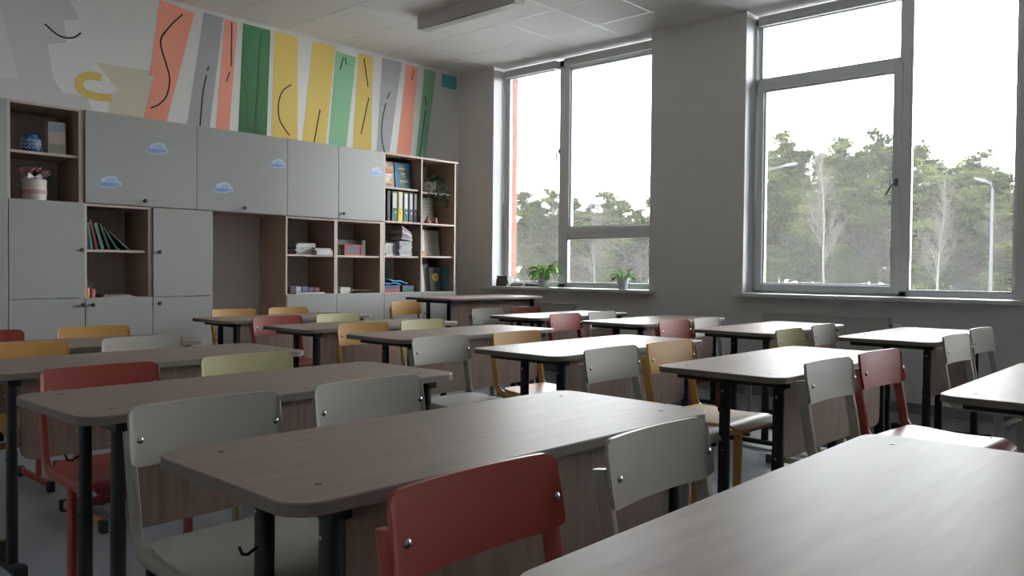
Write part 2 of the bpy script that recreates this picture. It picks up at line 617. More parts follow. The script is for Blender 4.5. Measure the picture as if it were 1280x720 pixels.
def door(root, x0, x1, z0, z1, knob_at=None, stickers=()):
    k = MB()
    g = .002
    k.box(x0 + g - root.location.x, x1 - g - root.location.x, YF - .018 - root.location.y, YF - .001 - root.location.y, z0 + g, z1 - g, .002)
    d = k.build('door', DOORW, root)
    if knob_at:
        o = knob(knob_at[0], knob_at[1], None)
        rel(o, root)
        o.parent = d
    for (sx, sz, sw, sh) in stickers:
        s_ = MB()
        lob = [(-.42, -.3, .22), (-.16, .05, .30), (.12, .16, .34), (.38, -.12, .24), (0, -.28, .3)]
        pts = []
        # union outline of the lobes, sampled radially
        for i in range(48):
            a = 2 * PI * i / 48
            best = .12
            for lx, lz, lr in lob:
                b_ = lx * math.cos(a) + lz * math.sin(a)
                disc = b_ * b_ - (lx * lx + lz * lz - lr * lr)
                if disc > 0:
                    best = max(best, b_ + math.sqrt(disc))
            pts.append((math.cos(a) * best, max(math.sin(a) * best, -.5)))
        s_.prism([(sx - root.location.x + u * sw * .75, sz + v * sh * .95) for u, v in pts], YF - .0195 - root.location.y, YF - .018 - root.location.y, 'y')
        s_.mi = 1
        low = [(u, min(v, -.10)) for u, v in pts]
        s_.prism([(sx - root.location.x + u * sw * .66, sz + v * sh * .8) for u, v in low], YF - .0203 - root.location.y, YF - .0195 - root.location.y, 'y')
        s_.mi = 2
        s_.prism([(sx - root.location.x + .06 * sw + u * sw * .34, sz + sh * .1 + v * sh * .38) for u, v in pts], YF - .0207 - root.location.y, YF - .0195 - root.location.y, 'y')
        s_.build('cloud_sticker', [plain('pale blue sticker', 176, 186, 206, .3), plain('blue sticker', 120, 146, 190, .3), plain('mid blue sticker', 150, 168, 200, .3)], d, smooth=False)
    return d


def cabinet(name, label, x0, x1, z0, z1, shelves=(), dividers=(), right=BT, left=BT, open_z=None, top_over=0.0, back=True, cat='cabinet'):
    """carcass of boards, front edges in a lighter edging"""
    root = empty(name, ((x0 + x1) / 2, (YF + YK) / 2, 0), label=label, cat=cat, group='storage cabinets along the mural wall')
    ox, oy = root.location.x, root.location.y

    def bd(mb, xa, xb, za, zb, yf=YF):
        mb.mi = 0
        mb.box(xa - ox, xb - ox, yf + .002 - oy, YK - oy, za, zb)
        mb.mi = 1
        mb.box(xa - ox, xb - ox, yf - oy, yf + .002 - oy, za, zb)
    k = MB()
    bd(k, x0, x0 + left, z0, z1)
    bd(k, x1 - right, x1, z0, z1)
    bd(k, x0 + left, x1 - right, z0, z0 + BT)
    bd(k, x0 - (0 if not top_over else 0), x1 + top_over, z1, z1 + BT, YF - (.012 if top_over else 0))
    for x in dividers:
        bd(k, x - BT / 2, x + BT / 2, z0, z1)
    k.build('carcass', [BOARD, BEDGE], root)
    for (xa, xb, z, inset) in shelves:
        s_ = MB()
        s_.mi = 0
        s_.box(xa - ox, xb - ox, YF + inset + .002 - oy, YK - .006 - oy, z - BT / 2, z + BT / 2)
        s_.mi = 1
        s_.box(xa - ox, xb - ox, YF + inset - oy, YF + inset + .002 - oy, z - BT / 2, z + BT / 2)
        s_.build('shelf', [BOARD, BEDGE], root)
    if back:
        b_ = MB()
        b_.box(x0 + left - ox, x1 - right - ox, YK - .005 - oy, YK - oy, z0 + BT, z1)
        b_.build('back_panel', BBACK, root)
    return root


ZT, ZM, ZB = 2.200, 1.530, .823
X = [1.33, 1.852, 2.356, 2.86, 3.36, 4.061, 4.603, 5.172, 6.165]
c0 = cabinet('tall_cabinet', 'tall white-fronted cabinet cut off by the left picture edge', X[0], X[1] - .002, 0, ZT)
door(c0, X[0], X[1] - .002, 0.02, ZT + BT)
c1 = cabinet('tall_cabinet', 'tall cabinet with open top shelves holding the vase and the pink flowers', X[1], X[2] - .002, 0, ZT,
             [(X[1] + BT, X[2] - BT, 1.866, .03)], right=.035)
k = MB(); k.mi = 0
k.box(X[1] + BT - c1.location.x, X[2] - .035 - c1.location.x, YF - c1.location.y, YK - c1.location.y, ZM - BT, ZM); k.build('shelf', BOARD, c1)
door(c1, X[1], X[2] - .002, ZB, ZM, (2.326, 1.179))
door(c1, X[1], X[2] - .002, .06, ZB, (2.331, .773))
c2 = cabinet('base_cabinet', 'base cabinet with an open niche of leaning books under the first cloud door', X[2], X[3] - .002, 0, ZM - BT - .003,
             [(X[2] + BT, X[3] - .05, 1.177, .02), (X[2] + BT, X[3] - .03, ZB - .01, .0)], right=.028)
door(c2, X[2], X[3] - .002, .06, ZB, (2.404, .771))
c3 = cabinet('base_cabinet', 'closed white base cabinet directly left of the empty grey recess', X[3], X[4], 0, ZM - BT - .003)
door(c3, X[3], X[4], ZB, ZM - .003, (2.904, 1.177))
door(c3, X[3], X[4], .06, ZB, (2.904, .771))
W = [2.356, 3.22, 4.064, 4.616, 5.170]
ws = [('white wall cabinet with two cloud stickers, leftmost and widest of the upper row', (2.791, 1.571), [(2.53, 1.70, .19, .10), (2.895, 1.995, .19, .10)]),
      ('white wall cabinet with two cloud stickers, above the empty recess', (3.64, 1.571), [(3.45, 1.73, .19, .10), (3.965, 1.985, .17, .09)]),
      ('plain white wall cabinet without sticker or knob in the upper row', None, []),
      ('white wall cabinet with one cloud sticker beside the open bookcase', (4.665, 1.582), [(5.06, 2.02, .16, .10)])]
for i, (lb, kn, st) in enumerate(ws):
    c = cabinet('wall_cabinet', lb, W[i] + .001, W[i + 1] - .001, ZM, ZT, back=False)
    door(c, W[i], W[i + 1], ZM, ZT + BT, kn, st)
c5 = cabinet('base_cabinet', 'base cabinet with open shelves of piled notebooks, directly right of the recess', X[5], X[6] - .001, 0, ZM - BT - .003,
             [(X[5] + BT, X[6] - BT, 1.177, .01), (X[5] + BT, X[6] - BT, ZB - .01, 0)])
door(c5, X[5], X[6] - .001, .06, ZB)
c6 = cabinet('base_cabinet', 'base cabinet with open shelves holding the red-framed box', X[6] + .001, X[7] - .001, 0, ZM - BT - .003,
             [(X[6] + BT, X[7] - .04, 1.177, .01), (X[6] + BT, X[7] - .035, ZB - .01, 0)], right=.04)
door(c6, X[6], X[7] - .001, .06, ZB)
XD = 5.675
c7 = cabinet('bookcase', 'tall open bookcase full of binders and frames at the right end', X[7] + .001, X[8], 0, ZT + .005,
             [(X[7] + BT, XD - BT / 2 - .03, 1.877, .015), (XD + BT / 2, X[8] - .03, 1.868, .05), (X[7] + BT, X[8] - BT, 1.535, 0),
              (X[7] + BT, XD - .03, 1.185, .015), (XD + BT / 2, X[8] - .03, 1.192, .02), (X[7] + BT, X[8] - BT, ZB - .009, 0)],
             dividers=(XD,), top_over=.025, cat='bookcase')
door(c7, X[7], XD, .06, ZB - .005)
door(c7, XD, X[8], .06, ZB - .005, (5.756, .619))

# ------------------------------------------------------------------ things on the shelves


def bookgeo(w, h, d, cover, paper=PAPER, name='book'):
    """standing book, spine towards -y; w thickness (x), d depth (y), h height"""
    k = MB()
    k.mi = 0
    t = min(.003, w * .2)
    k.box(-w / 2, -w / 2 + t, 0, d, 0, h)
    k.box(w / 2 - t, w / 2, 0, d, 0, h)
    k.box(-w / 2, w / 2, 0, t, 0, h, .001)
    k.mi = 1
    k.box(-w / 2 + t, w / 2 - t, t, d - .004, .003, h - .004)
    return k.build(name, [cover, paper])


# leaning books left niche
G1 = 'leaning books in the left niche'
zs = 1.177 + BT / 2
data = [(2.394, .022, .15, 4, 'blue leaning book', 60, 78, 100, 'dark blue book at the left end of the leaning row'),
        (2.424, .022, .205, 8, 'green leaning book', 66, 110, 98, 'teal green book leaning left of the dark red one'),
        (2.460, .020, .225, 12, 'red leaning book', 122, 50, 54, 'dark red book, tallest of the leaning row'),
        (2.503, .024, .205, 15, 'green leaning book', 84, 126, 108, 'pale green book leaning right of the dark red one'),
        (2.553, .018, .20, 20, 'dark green leaning book', 36, 70, 52, 'dark green book leaning steeply in the niche'),
        (2.612, .014, .19, 32, 'dark green leaning book', 40, 76, 58, 'thin green book slanting in the leaning row'),
        (2.700, .010, .20, 48, 'grey green leaning book', 92, 108, 98, 'thin grey-green book lying almost flat at the row end')]
for x, w_, h_, ang, cn, r_, g_, b_, lb in data:
    o = bookgeo(w_, h_, .15, plain('cover %d %d %d' % (r_, g_, b_), r_, g_, b_, .5))
    o.location = (x, 6.47, zs + math.sin(R(ang)) * w_ / 2 + .001)
    o.rotation_euler = (0, -R(ang), 0)
    tag(o, lb, 'book', G1)
# patterned vase
v = empty('vase', (2.03, 6.53, 1.866 + BT / 2), label='round blue vase with white zigzag pattern on the upper left shelf', cat='vase')
k = MB()
k.lathe([(.035, 0), (.052, .012), (.063, .045), (.062, .075), (.05, .10), (.042, .112), (.045, .124), (.036, .124), (.034, .105)])
k.build('body', plain('blue glaze', 40, 84, 132, .3), v)
for row, zz in enumerate((.03, .055, .08)):
    k = MB()
    rr = {0: .0605, 1: .0650, 2: .0625}[row]
    pts = []
    for i in range(33):
        a = 2 * PI * i / 32
        pts.append((rr * math.cos(a), rr * math.sin(a), zz + (.009 if i % 2 else -.009)))
    k.tube(pts, .0028, 5)
    k.build('zigzag_band', POTW, v)
# printed box
b = empty('printed_box', (2.195, 6.54, 1.866 + BT / 2), label='upright printed cardboard box beside the blue vase', cat='box')
k = MB()
k.box(-.06, .06, -.04, .04, 0, .235, .002)
k.build('body', plain('beige card', 168, 158, 146), b)
for za, zb, m in ((.165, .225, plain('grey blue print', 122, 138, 146)), (.085, .155, plain('pink beige print', 176, 158, 150)), (.01, .075, plain('grey green print', 132, 136, 118))):
    k = MB(); k.box(-.054, .054, -.0415, -.0398, za, zb); k.build('printed_panel', m, b)
# pail with pink flowers
p = empty('flower_box', (2.05, 6.53, ZM), label='pale hat box of dusty pink paper flowers with a white bow', cat='flowers')
k = MB()
k.lathe([(.078, 0), (.082, .15), (.080, .15), (.074, .14)], n=28)
k.build('box', plain('pale hat box', 196, 188, 178), p)
k = MB()
k.lathe([(.0815, .045), (.0835, .06), (.083, .075)], n=28)
k.build('ribbon', plain('dusty pink ribbon', 172, 140, 136), p)
PINK = plain('dusty pink petals', 150, 116, 120)
for i in range(13):
    a = i * 2.4
    rr = .02 + .075 * math.sqrt(i / 13)
    x_, y_, z_ = rr * math.cos(a) * 1.15, rr * math.sin(a) * .8, .19 + .045 * rnd.random()
    k = MB()
    for j in range(7):
        t = 2 * PI * j / 7
        c_, s_ = math.cos(t), math.sin(t)
        k.add([(0, 0, -.02), (.03 * c_ - .014 * s_, .03 * s_ + .014 * c_, .008), (.036 * c_, .036 * s_, .02), (.03 * c_ + .014 * s_, .03 * s_ - .014 * c_, .008)], [(0, 1, 2, 3)])
    k.tube([(0, 0, -.02), (-x_ * .6, -y_ * .6, .11 - z_)], .002, 5)
    k.build('paper_flower', PINK, p, loc=(x_, y_, z_))
k = MB()
for sx in (-1, 1):
    k.add([(0, -.075, .165), (sx * .04, -.08, .19), (sx * .045, -.082, .15)], [(0, 1, 2)])
    k.add([(0, -.077, .165), (sx * .04, -.084, .19), (sx * .045, -.086, .15)], [(0, 2, 1)])
k.build('bow', POTW, p, loc=(-.02, 0, 0))
# pencil cups
for x, r_, h_, cl, lb, nm in ((2.402, .017, .075, plain('orange cup', 200, 128, 62), 'small orange pencil cup with pencils in the lower left niche', 4), (2.442, .016, .066, plain('pink cup', 176, 110, 118), 'small pink pencil cup right of the orange one', 3)):
    t = empty('pencil_cup', (x, 6.50, ZB - .001), label=lb, cat='pencil cup', group='pencil cups in the left niche')
    k = MB(); k.lathe([(r_ * .9, 0), (r_, h_), (r_ * .9, h_), (r_ * .82, .004)]); k.build('cup', cl, t)
    for i in range(nm):
        a = i * 2.1
        k = MB(); k.tube([(.004 * math.cos(a), .004 * math.sin(a), .005), (.022 * math.cos(a), .022 * math.sin(a), h_ + .05)], .0025, 6)
        k.build('pencil', [plain('dark pencil', 50, 48, 60), plain('brown pencil', 110, 84, 60), PAPERG][i % 3], t)


def pile(x, y, z, sizes, cat, grp, fmt, mats, jit=.012, thick=None, yaw=0, name='notebook'):
    zz = z + .0005
    for i, (w_, d_, t_) in enumerate(sizes):
        k = MB()
        k.mi = 0
        e = min(.0012, t_ * .2)
        k.box(-w_ / 2, w_ / 2, -d_ / 2, d_ / 2, 0, e)
        k.box(-w_ / 2, w_ / 2, -d_ / 2, d_ / 2, t_ - e, t_)
        k.box(-w_ / 2, -w_ / 2 + e, -d_ / 2, d_ / 2, 0, t_)
        k.mi = 1
        k.box(-w_ / 2 + e, w_ / 2 - .002, -d_ / 2 + .002, d_ / 2 - .002, e, t_ - e)
        o = k.build(name, [mats[i % len(mats)], PAPER])
        o.location = (x + rnd.uniform(-jit, jit), y + rnd.uniform(-jit, jit) * .5, zz)
        o.rotation_euler = (0, 0, yaw + rnd.uniform(-.08, .08))
        tag(o, fmt(i, len(sizes)), cat, grp)
        zz += t_ + .0006


ORD = ['lowest', 'second lowest', 'third', 'fourth', 'fifth', 'sixth', 'seventh', 'eighth', 'ninth', 'tenth', 'eleventh', 'topmost']


def level(i, n):
    return 'topmost' if i == n - 1 else ('lowest' if i == 0 else ORD[i] + ' from below')


pile(2.62, 6.56, ZB, [(.24, .20, .006), (.21, .19, .005), (.2, .18, .006)], 'papers', 'papers lying in the left niche',
     lambda i, n: 'flat sheaf of papers in the lower left niche, %s of three' % ('lowest middle topmost'.split()[i]), [PAPERG, plain('dull pink card', 140, 112, 110)], .01, name='paper_sheaf')
DK = plain('dark grey cover', 84, 86, 82)
pile(4.33, 6.60, 1.177 + BT / 2, [(.24, .2, .016), (.22, .2, .014), (.24, .2, .015), (.2, .2, .02), (.22, .18, .018), (.2, .18, .02)], 'notebook', 'notebook pile right of the recess',
     lambda i, n: 'dark grey notebook in the pile right of the recess, ' + level(i, n), [DK, plain('mid grey cover', 112, 114, 110), PAPERG], .012)
pile(4.475, 6.53, 1.177 + BT / 2, [(.19, .2, .012), (.18, .2, .014), (.19, .2, .014), (.18, .19, .012), (.17, .19, .008)], 'notebook', 'pale notebooks right of the recess',
     lambda i, n: 'pale grey notebook in the front pile right of the recess, ' + level(i, n), [PAPERG, PAPER], .008)
# red framed box
t = empty('craft_box', (4.845, 6.54, 1.177 + BT / 2), label='box with a red frame around a dark picture on the middle shelf', cat='box')
k = MB(); k.box(-.10, .10, -.05, .05, 0, .105, .002); k.build('body', plain('dark picture', 98, 92, 98), t)
k = MB()
for q in ((-.105, -.09, 0, .108), (.09, .105, 0, .108), (-.105, .105, 0, .012), (-.105, .105, .096, .108)):
    k.box(q[0], q[1], -.056, -.048, q[2], q[3], .002)
k.build('frame', plain('red box frame', 178, 62, 58), t)
t = tag(onebox('storage_box', plain('grey translucent box', 132, 136, 136), -.12, .12, -.05, .06, 0, .155, .004), 'grey plastic box standing behind the red-framed box', 'box')
t.location = (4.865, 6.66, 1.177 + BT / 2 + .0005)
t = tag(onebox('storage_box', plain('grey green box', 108, 122, 112), -.02, .02, -.04, .04, 0, .152, .002), 'narrow grey-green box standing right of the red-framed box', 'box')
t.location = (4.985, 6.54, 1.177 + BT / 2 + .0005)
# flyer leaning
t = tag(onebox('leaflet', plain('olive leaflet', 120, 118, 96), -.002, .002, -.07, .07, 0, .12), 'dull leaflet leaning at the left of the red-framed box', 'leaflet')
t.location = (4.665, 6.52, 1.177 + BT / 2 + .001); t.rotation_euler = (0, R(-12), 0)
# low shelf, right of recess
pile(4.33, 6.55, ZB, [(.32, .22, .014)], 'book', None, lambda i, n: 'wide dark flat book on the lowest shelf right of the recess', [DK], .0, name='book')
for x, w_, h_, c_, lb in ((4.155, .05, .07, (70, 64, 60), 'small dark brown box at the left of the lowest shelf'), (4.215, .055, .052, (172, 172, 176), 'small light grey box beside the dark brown one'),
                          (4.285, .06, .05, (78, 88, 120), 'small blue box between the grey and the violet one'), (4.352, .055, .045, (92, 82, 106), 'small violet box on the lowest shelf'),
                          (4.415, .055, .04, (110, 60, 68), 'small dark red box at the right of the lowest shelf')):
    o = tag(onebox('small_box', plain('box %d %d %d' % c_, *c_), -w_ / 2, w_ / 2, -.04, .04, 0, h_, .002), lb, 'box', 'small boxes on the lowest shelf')
    o.location = (x, 6.50, ZB + (.0155 if x > 4.18 else .0005) + .0005)
pile(4.725, 6.55, ZB, [(.12, .2, .014), (.12, .2, .014), (.115, .2, .013), (.12, .2, .014)], 'notebook', 'white notebooks on the lowest shelf',
     lambda i, n: 'white notebook in the small pile under the red-framed box, ' + level(i, n), [PAPER, PAPERG], .005)
for i, (x, ang, c_, lb) in enumerate(((4.83, .1, (150, 150, 92), 'olive yellow leaflet lying beside the white notebooks'), (4.90, -.25, (196, 196, 128), 'pale yellow leaflet lying open in the middle of the shelf'), (4.99, .3, (120, 124, 96), 'green-grey leaflet at the right of the lowest shelf'))):
    k = MB()
    k.plate([-.08 + .02 * j for j in range(9)], [-.08, 0, .08], lambda u, v: ((u, v, .004 + .02 * abs(math.sin((u + .08) * 19)) * (1 - i * .25)), (0, 0, 1)), .0015)
    o = tag(k.build('leaflet', plain('leaf %d' % i, *c_)), lb, 'leaflet', 'leaflets on the lowest shelf')
    o.location = (x, 6.52, ZB + .001 + i * .007); o.rotation_euler = (0, 0, ang)

# bookcase, left column
for x, w_, c1_, c2_, lb in ((5.305, .165, (176, 150, 136), (214, 204, 186), 'beige and pink picture book, left of the two standing covers'), (5.505, .20, (66, 128, 170), (150, 160, 90), 'blue picture book, right of the two standing covers')):
    o = empty('picture_book', (x, 6.56, 1.877 + BT / 2), label=lb, cat='book', group='picture books on the top shelf')
    k = MB(); k.box(-w_ / 2, w_ / 2, -.006, .006, 0, .272, .002); k.build('cover', plain('cover %d' % int(x * 100), *c1_), o)
    rr = random.Random(int(x * 100))
    for j in range(9):
        zz = .03 + .026 * j
        col = [c2_, (198, 184, 150), (186, 90, 80), (110, 150, 90), (236, 226, 210)][rr.randrange(5)]
        hw = w_ * rr.uniform(.18, .40)
        cx_ = rr.uniform(-.02, .02)
        k = MB()
        k.prism([(cx_ + hw * math.cos(a), zz + .012 * math.sin(a)) for a in [2 * PI * q / 14 for q in range(14)]], -.0075, -.0055, 'y')
        k.build('printed_picture', plain('print %d %d %d' % col, *col), o, smooth=False)
    o.rotation_euler = (R(-6), 0, 0)
    o.location.y = 6.53
BI = [(5.262, .042, (44, 46, 50), 'black binder at the left end of the binder row', 0), (5.338, .075, (30, 84, 66), 'wide green binder left of the yellow binder', 1), (5.415, .062, (222, 188, 72), 'yellow binder in the binder row', 1),
      (5.487, .066, (40, 100, 84), 'teal green binder right of the yellow binder', 1), (5.556, .056, (84, 86, 96), 'slate grey binder, second from the right in the row', 1), (5.618, .052, (74, 74, 78), 'dark grey binder at the right end of the row', 1)]
for x, w_, c_, lb, lab in BI:
    o = empty('ring_binder', (x, 6.46, 1.535 + BT / 2), label=lb, cat='binder', group='ring binders in the bookcase')
    k = MB(); k.box(-w_ / 2 + .003, w_ / 2 - .003, 0, .27, 0, .305, .003); k.build('cover', plain('binder %d %d %d' % c_, *c_), o)
    if lab:
        k = MB(); k.box(-w_ / 2 + .012, w_ / 2 - .012, -.0015, .001, .135, .29); k.build('spine_label', PAPER, o)
    k = MB(); k.lathe([(.011, 0), (.011, .002), (.007, .003)], n=14)
    k.build('finger_ring', CHROME if lab else PLAST, o, loc=(0, .001, .09), rot=(R(90), 0, 0))
    k = MB(); k.lathe([(.007, 0), (.007, .0035)], n=14); k.build('finger_hole', PLAST, o, loc=(0, .001, .09), rot=(R(90), 0, 0))
lav = [plain('lilac cover', 178, 176, 190), PAPER, plain('pink cover', 176, 120, 132), plain('blue grey cover', 140, 152, 172)]
zz = 1.185 + BT / 2
pile(5.485, 6.55, zz, [(.16, .2, .012)] * 12, 'notebook', 'tall notebook pile in the bookcase', lambda i, n: 'thin notebook in the tall bookcase pile, ' + level(i, n), [lav[0], PAPER, lav[3], PAPER], .01)
for i in range(8):
    k = MB(); k.box(-.07, .07, -.1, .1, 0, .011, .001)
    o = tag(k.build('notebook', [PAPER, lav[0], lav[2], lav[3]][i % 4]), 'notebook leaning atop the tall bookcase pile, ' + ORD[i] + ' of the slanting ones', 'notebook', 'slanting notebooks on the tall pile')
    o.location = (5.50 - .002 * i, 6.55, zz + .164 + .0145 * i); o.rotation_euler = (0, R(8 + 3 * i), rnd.uniform(-.05, .05))
pile(5.262, 6.55, zz, [(.10, .2, .012)] * 10, 'notebook', 'short notebook pile at the bookcase side', lambda i, n: 'white notebook in the short pile at the bookcase left side, ' + level(i, n), [PAPER, lav[0]], .006)
pile(5.365, 6.60, zz, [(.11, .18, .022), (.11, .18, .02), (.1, .18, .025), (.11, .18, .02), (.24, .16, .016), (.22, .16, .02)], 'book', 'dark books between the notebook piles',
     lambda i, n: 'dark red-brown book between the two notebook piles, ' + level(i, n), [plain('dark maroon', 92, 52, 54), plain('dark brown cover', 66, 52, 50)], .004, name='book')
for i, (w_, t_, c_, x, lb) in enumerate(((.20, .035, (150, 70, 78), 5.305, 'red flat box at the lower left of the bookcase'), (.15, .035, (60, 110, 90), 5.515, 'green flat box at the lower shelf of the bookcase'))):
    o = tag(onebox('flat_box', plain('flat box %d' % i, *c_), -w_ / 2, w_ / 2, -.1, .1, 0, t_, .003), lb, 'box', 'flat boxes in the bookcase')
    o.location = (x, 6.55, ZB + .0005)
for i, (w_, t_, c_, x, z_, lb) in enumerate(((.20, .035, (80, 84, 130), 5.305, .036, 'blue violet flat box lying on the red one'), (.15, .03, (96, 88, 128), 5.515, .036, 'violet flat box lying on the green one'))):
    o = tag(onebox('flat_box', plain('flat box b%d' % i, *c_), -w_ / 2, w_ / 2, -.1, .1, 0, t_, .003), lb, 'box', 'flat boxes in the bookcase')
    o.location = (x, 6.55, ZB + z_)
for i, (x, z_, ry, lb) in enumerate(((5.31, .073, 3, 'lower bright blue folder on the flat boxes'), (5.40, .093, 8, 'upper bright blue folder slanting across the flat boxes'))):
    k = MB()
    k.plate([-.12 + .03 * j for j in range(9)], [-.09, 0, .09], lambda u, v: ((u, v, .012 + .008 * math.sin(u * 40 + i)), (0, 0, 1)), .012)
    o = tag(k.build('folder', plain('bright blue folder', 48, 130, 168, .35)), lb, 'folder', 'blue folders in the bookcase')
    o.location = (x, 6.55, ZB + z_); o.rotation_euler = (0, R(ry), 0)


# bookcase, right column
def leafgeo(k, base, d, L, w, droop, n=6):
    base, d = Vector(base), Vector(d).normalized()
    side = d.cross(Vector((0, 0, 1)))
    if side.length < .01: side = Vector((1, 0, 0))
    side.normalize()
    a, b = [], []
    p = base.copy()
    dd = d.copy()
    for i in range(n + 1):
        t = i / n
        ww = w * math.sin(PI * min(1, .08 + t * .92)) ** .8 * .5 + .0004
        a.append(p + side * ww)
        b.append(p - side * ww)
        dd = (dd + Vector((0, 0, -droop / n))).normalized()
        p = p + dd * (L / n)
    mid = [(a[i] + b[i]) / 2 + Vector((0, 0, -.0015 - .12 * (a[i] - b[i]).length)) for i in range(n + 1)]
    vs = a + mid + b
    m_ = n + 1
    fs = []
    for i in range(n):
        fs += [(i, i + 1, m_ + i + 1, m_ + i), (m_ + i, m_ + i + 1, 2 * m_ + i + 1, 2 * m_ + i)]
    k.add(vs, fs)


t = empty('hanging_plant', (5.86, 6.53, 1.868 + BT / 2), label='trailing green plant hanging over the top right bookcase shelf', cat='plant')
k = MB(); k.lathe([(.05, 0), (.068, .02), (.075, .11), (.07, .11), (.066, .095)]); k.build('pot', plain('grey white pot', 176, 176, 176), t)
k = MB(); k.lathe([(.066, .09), (.06, .1), (.001, .1)]); k.build('soil', SOIL, t)
PM = MB()
SM = MB()
for i in range(16):
    a = rnd.uniform(-2.6, .5)
    pth = [(rnd.uniform(-.03, .03), rnd.uniform(-.03, .03), .1)]
    L_ = rnd.uniform(.12, .3)
    x_ = rnd.uniform(.02, .15) if i > 4 else rnd.uniform(-.1, .05)
    y_ = -.09 + rnd.uniform(-.03, .02)
    pth += [(x_ * .5, -.04, .15 + rnd.uniform(0, .06)), (x_, y_, .11 + rnd.uniform(0, .05)), (x_ + .01, y_ - .01, .1 - L_ * .5), (x_ + .02, y_ - .005, .1 - L_)]
    SM.tube(pth, .002, 5)
    for j in range(11):
        q = rnd.uniform(.2, 1) * (len(pth) - 1)
        i0 = min(int(q), len(pth) - 2)
        pp = Vector(pth[i0]).lerp(Vector(pth[i0 + 1]), q - i0)
        an = rnd.uniform(0, 2 * PI)
        leafgeo(PM, pp, (math.cos(an), math.sin(an) * .6 - .2, rnd.uniform(-.3, .4)), rnd.uniform(.03, .05), .018, 1.2, 4)
SM.build('stem', LEAFD, t)
PM.build('foliage', LEAFD, t)


def framed(name, x, z, w_, h_, lb, fm, im, lines=(), y=6.60, tilt=-6, yaw=0, cat='picture frame', bw=.012, dp=.012):
    t = empty(name, (x, y, z), rz=yaw, label=lb, cat=cat)
    t.rotation_euler = (R(tilt), 0, yaw)
    k = MB()
    for q in ((-w_ / 2, -w_ / 2 + bw, 0, h_), (w_ / 2 - bw, w_ / 2, 0, h_), (-w_ / 2 + bw, w_ / 2 - bw, 0, bw), (-w_ / 2 + bw, w_ / 2 - bw, h_ - bw, h_)):
        k.box(q[0], q[1], -dp / 2, dp / 2, q[2], q[3], .002)
    k.build('frame', fm, t)
    k = MB(); k.box(-w_ / 2 + bw, w_ / 2 - bw, -dp / 4, dp / 4, bw, h_ - bw); k.build('sheet', im, t)
    for (xa, xb, za, zb, m) in lines:
        k = MB(); k.box(xa, xb, -dp / 4 - .001, -dp / 4, za, zb); k.build('printed_area', m, t)
    return t


TX = plain('faint print', 118, 116, 112)
CERT = plain('certificate paper', 172, 170, 160)
framed('certificate_frame', 5.885, 1.5441, .235, .285, 'framed grey certificate behind the two small red figurines', plain('silver frame', 150, 150, 148), CERT,
       [(-.07, .07, .22, .226, TX), (-.08, .08, .18, .184, TX), (-.08, .08, .15, .154, TX), (-.06, .06, .11, .114, TX)])
framed('certificate_frame', 5.975, 1.2011, .25, .29, 'framed grey certificate right of the yellow-edged picture', plain('dark frame', 92, 86, 82), CERT,
       [(-.08, .08, .235, .241, TX), (-.08, .08, .205, .208, TX), (-.08, .08, .18, .183, TX), (-.08, .08, .155, .158, TX), (-.08, .08, .13, .133, TX)])
framed('framed_picture', 5.785, 1.2011, .13, .285, 'narrow picture with a yellow edge left of the certificate', plain('gold frame', 200, 160, 90), PAPER,
       [(.01, .04, .02, .05, plain('gold dots', 190, 150, 60))], y=6.55, tilt=-5)
for x, lb, s_ in ((5.80, 'small red-brown animal figurine, left of the pair', 1.0), (5.91, 'small red-brown animal figurine, right of the pair', .95)):
    t = empty('figurine', (x, 6.485, 1.5441), label=lb, cat='figurine', group='red-brown figurines in the bookcase')
    RB = plain('red brown clay', 150, 78, 58, .5)
    k = MB()
    k.lathe([(.022 * s_, 0), (.030 * s_, .01), (.028 * s_, .028), (.016 * s_, .042)], n=16); k.build('body', RB, t)
    k = MB(); k.lathe([(.004, 0), (.016 * s_, .006), (.018 * s_, .018), (.012 * s_, .03), (.003, .033)], n=14); k.build('head', RB, t, loc=(.008, -.004, .036 * s_))
    k = MB()
    for sx in (-1, 1): k.tube([(.008 + sx * .008, -.004, .06 * s_), (.008 + sx * .012, -.004, .076 * s_)], .004, 8, [1, .3])
    k.build('ears', RB, t)
t = tag(onebox('white_board', PAPER, -.05, .05, -.004, .004, 0, .29, .001), 'plain white board standing at the left of the bottom bookcase shelf', 'board')
t.location = (5.76, 6.53, ZB + .002); t.rotation_euler = (R(-7), 0, 0)
framed('framed_picture', 5.86, ZB + .0015, .16, .30, 'grey framed sheet leaning behind the white board', plain('grey frame', 96, 98, 102), plain('grey sheet', 150, 152, 156), y=6.585, tilt=-8)
t = framed('framed_picture', 6.00, ZB + .0015, .17, .255, 'dark picture with a round yellow flower on the bottom bookcase shelf', plain('dark brown frame', 70, 56, 48), plain('dark green picture', 56, 66, 56), y=6.56, tilt=-6)
k = MB()
for j in range(12):
    a = 2 * PI * j / 12
    k.prism([(.012 * math.cos(a) + .038 * math.cos(a) * u - .011 * math.sin(a) * v, .15 + .012 * math.sin(a) + .038 * math.sin(a) * u + .011 * math.cos(a) * v) for u, v in ((0, -1), (.7, -1), (1, 0), (.7, 1), (0, 1))], -.006, -.003, 'y')
k.build('yellow_flower', plain('sunflower yellow', 206, 170, 66), t, smooth=False)
k = MB(); k.prism([(.017 * math.cos(a), .15 + .017 * math.sin(a)) for a in [2 * PI * q / 16 for q in range(16)]], -.0075, -.003, 'y'); k.build('flower_centre', plain('flower centre', 150, 116, 50), t)
k = MB()
for j in range(6): k.box(-.06 + .022 * j, -.054 + .022 * j, -.0045, -.003, .015, .08 + .01 * (j % 3))
k.build('printed_stems', plain('print green', 74, 104, 70), t)
o = bookgeo(.05, .27, .17, plain('teal blue cover', 66, 112, 128, .5)); o.location = (6.115, 6.50, ZB + .001)
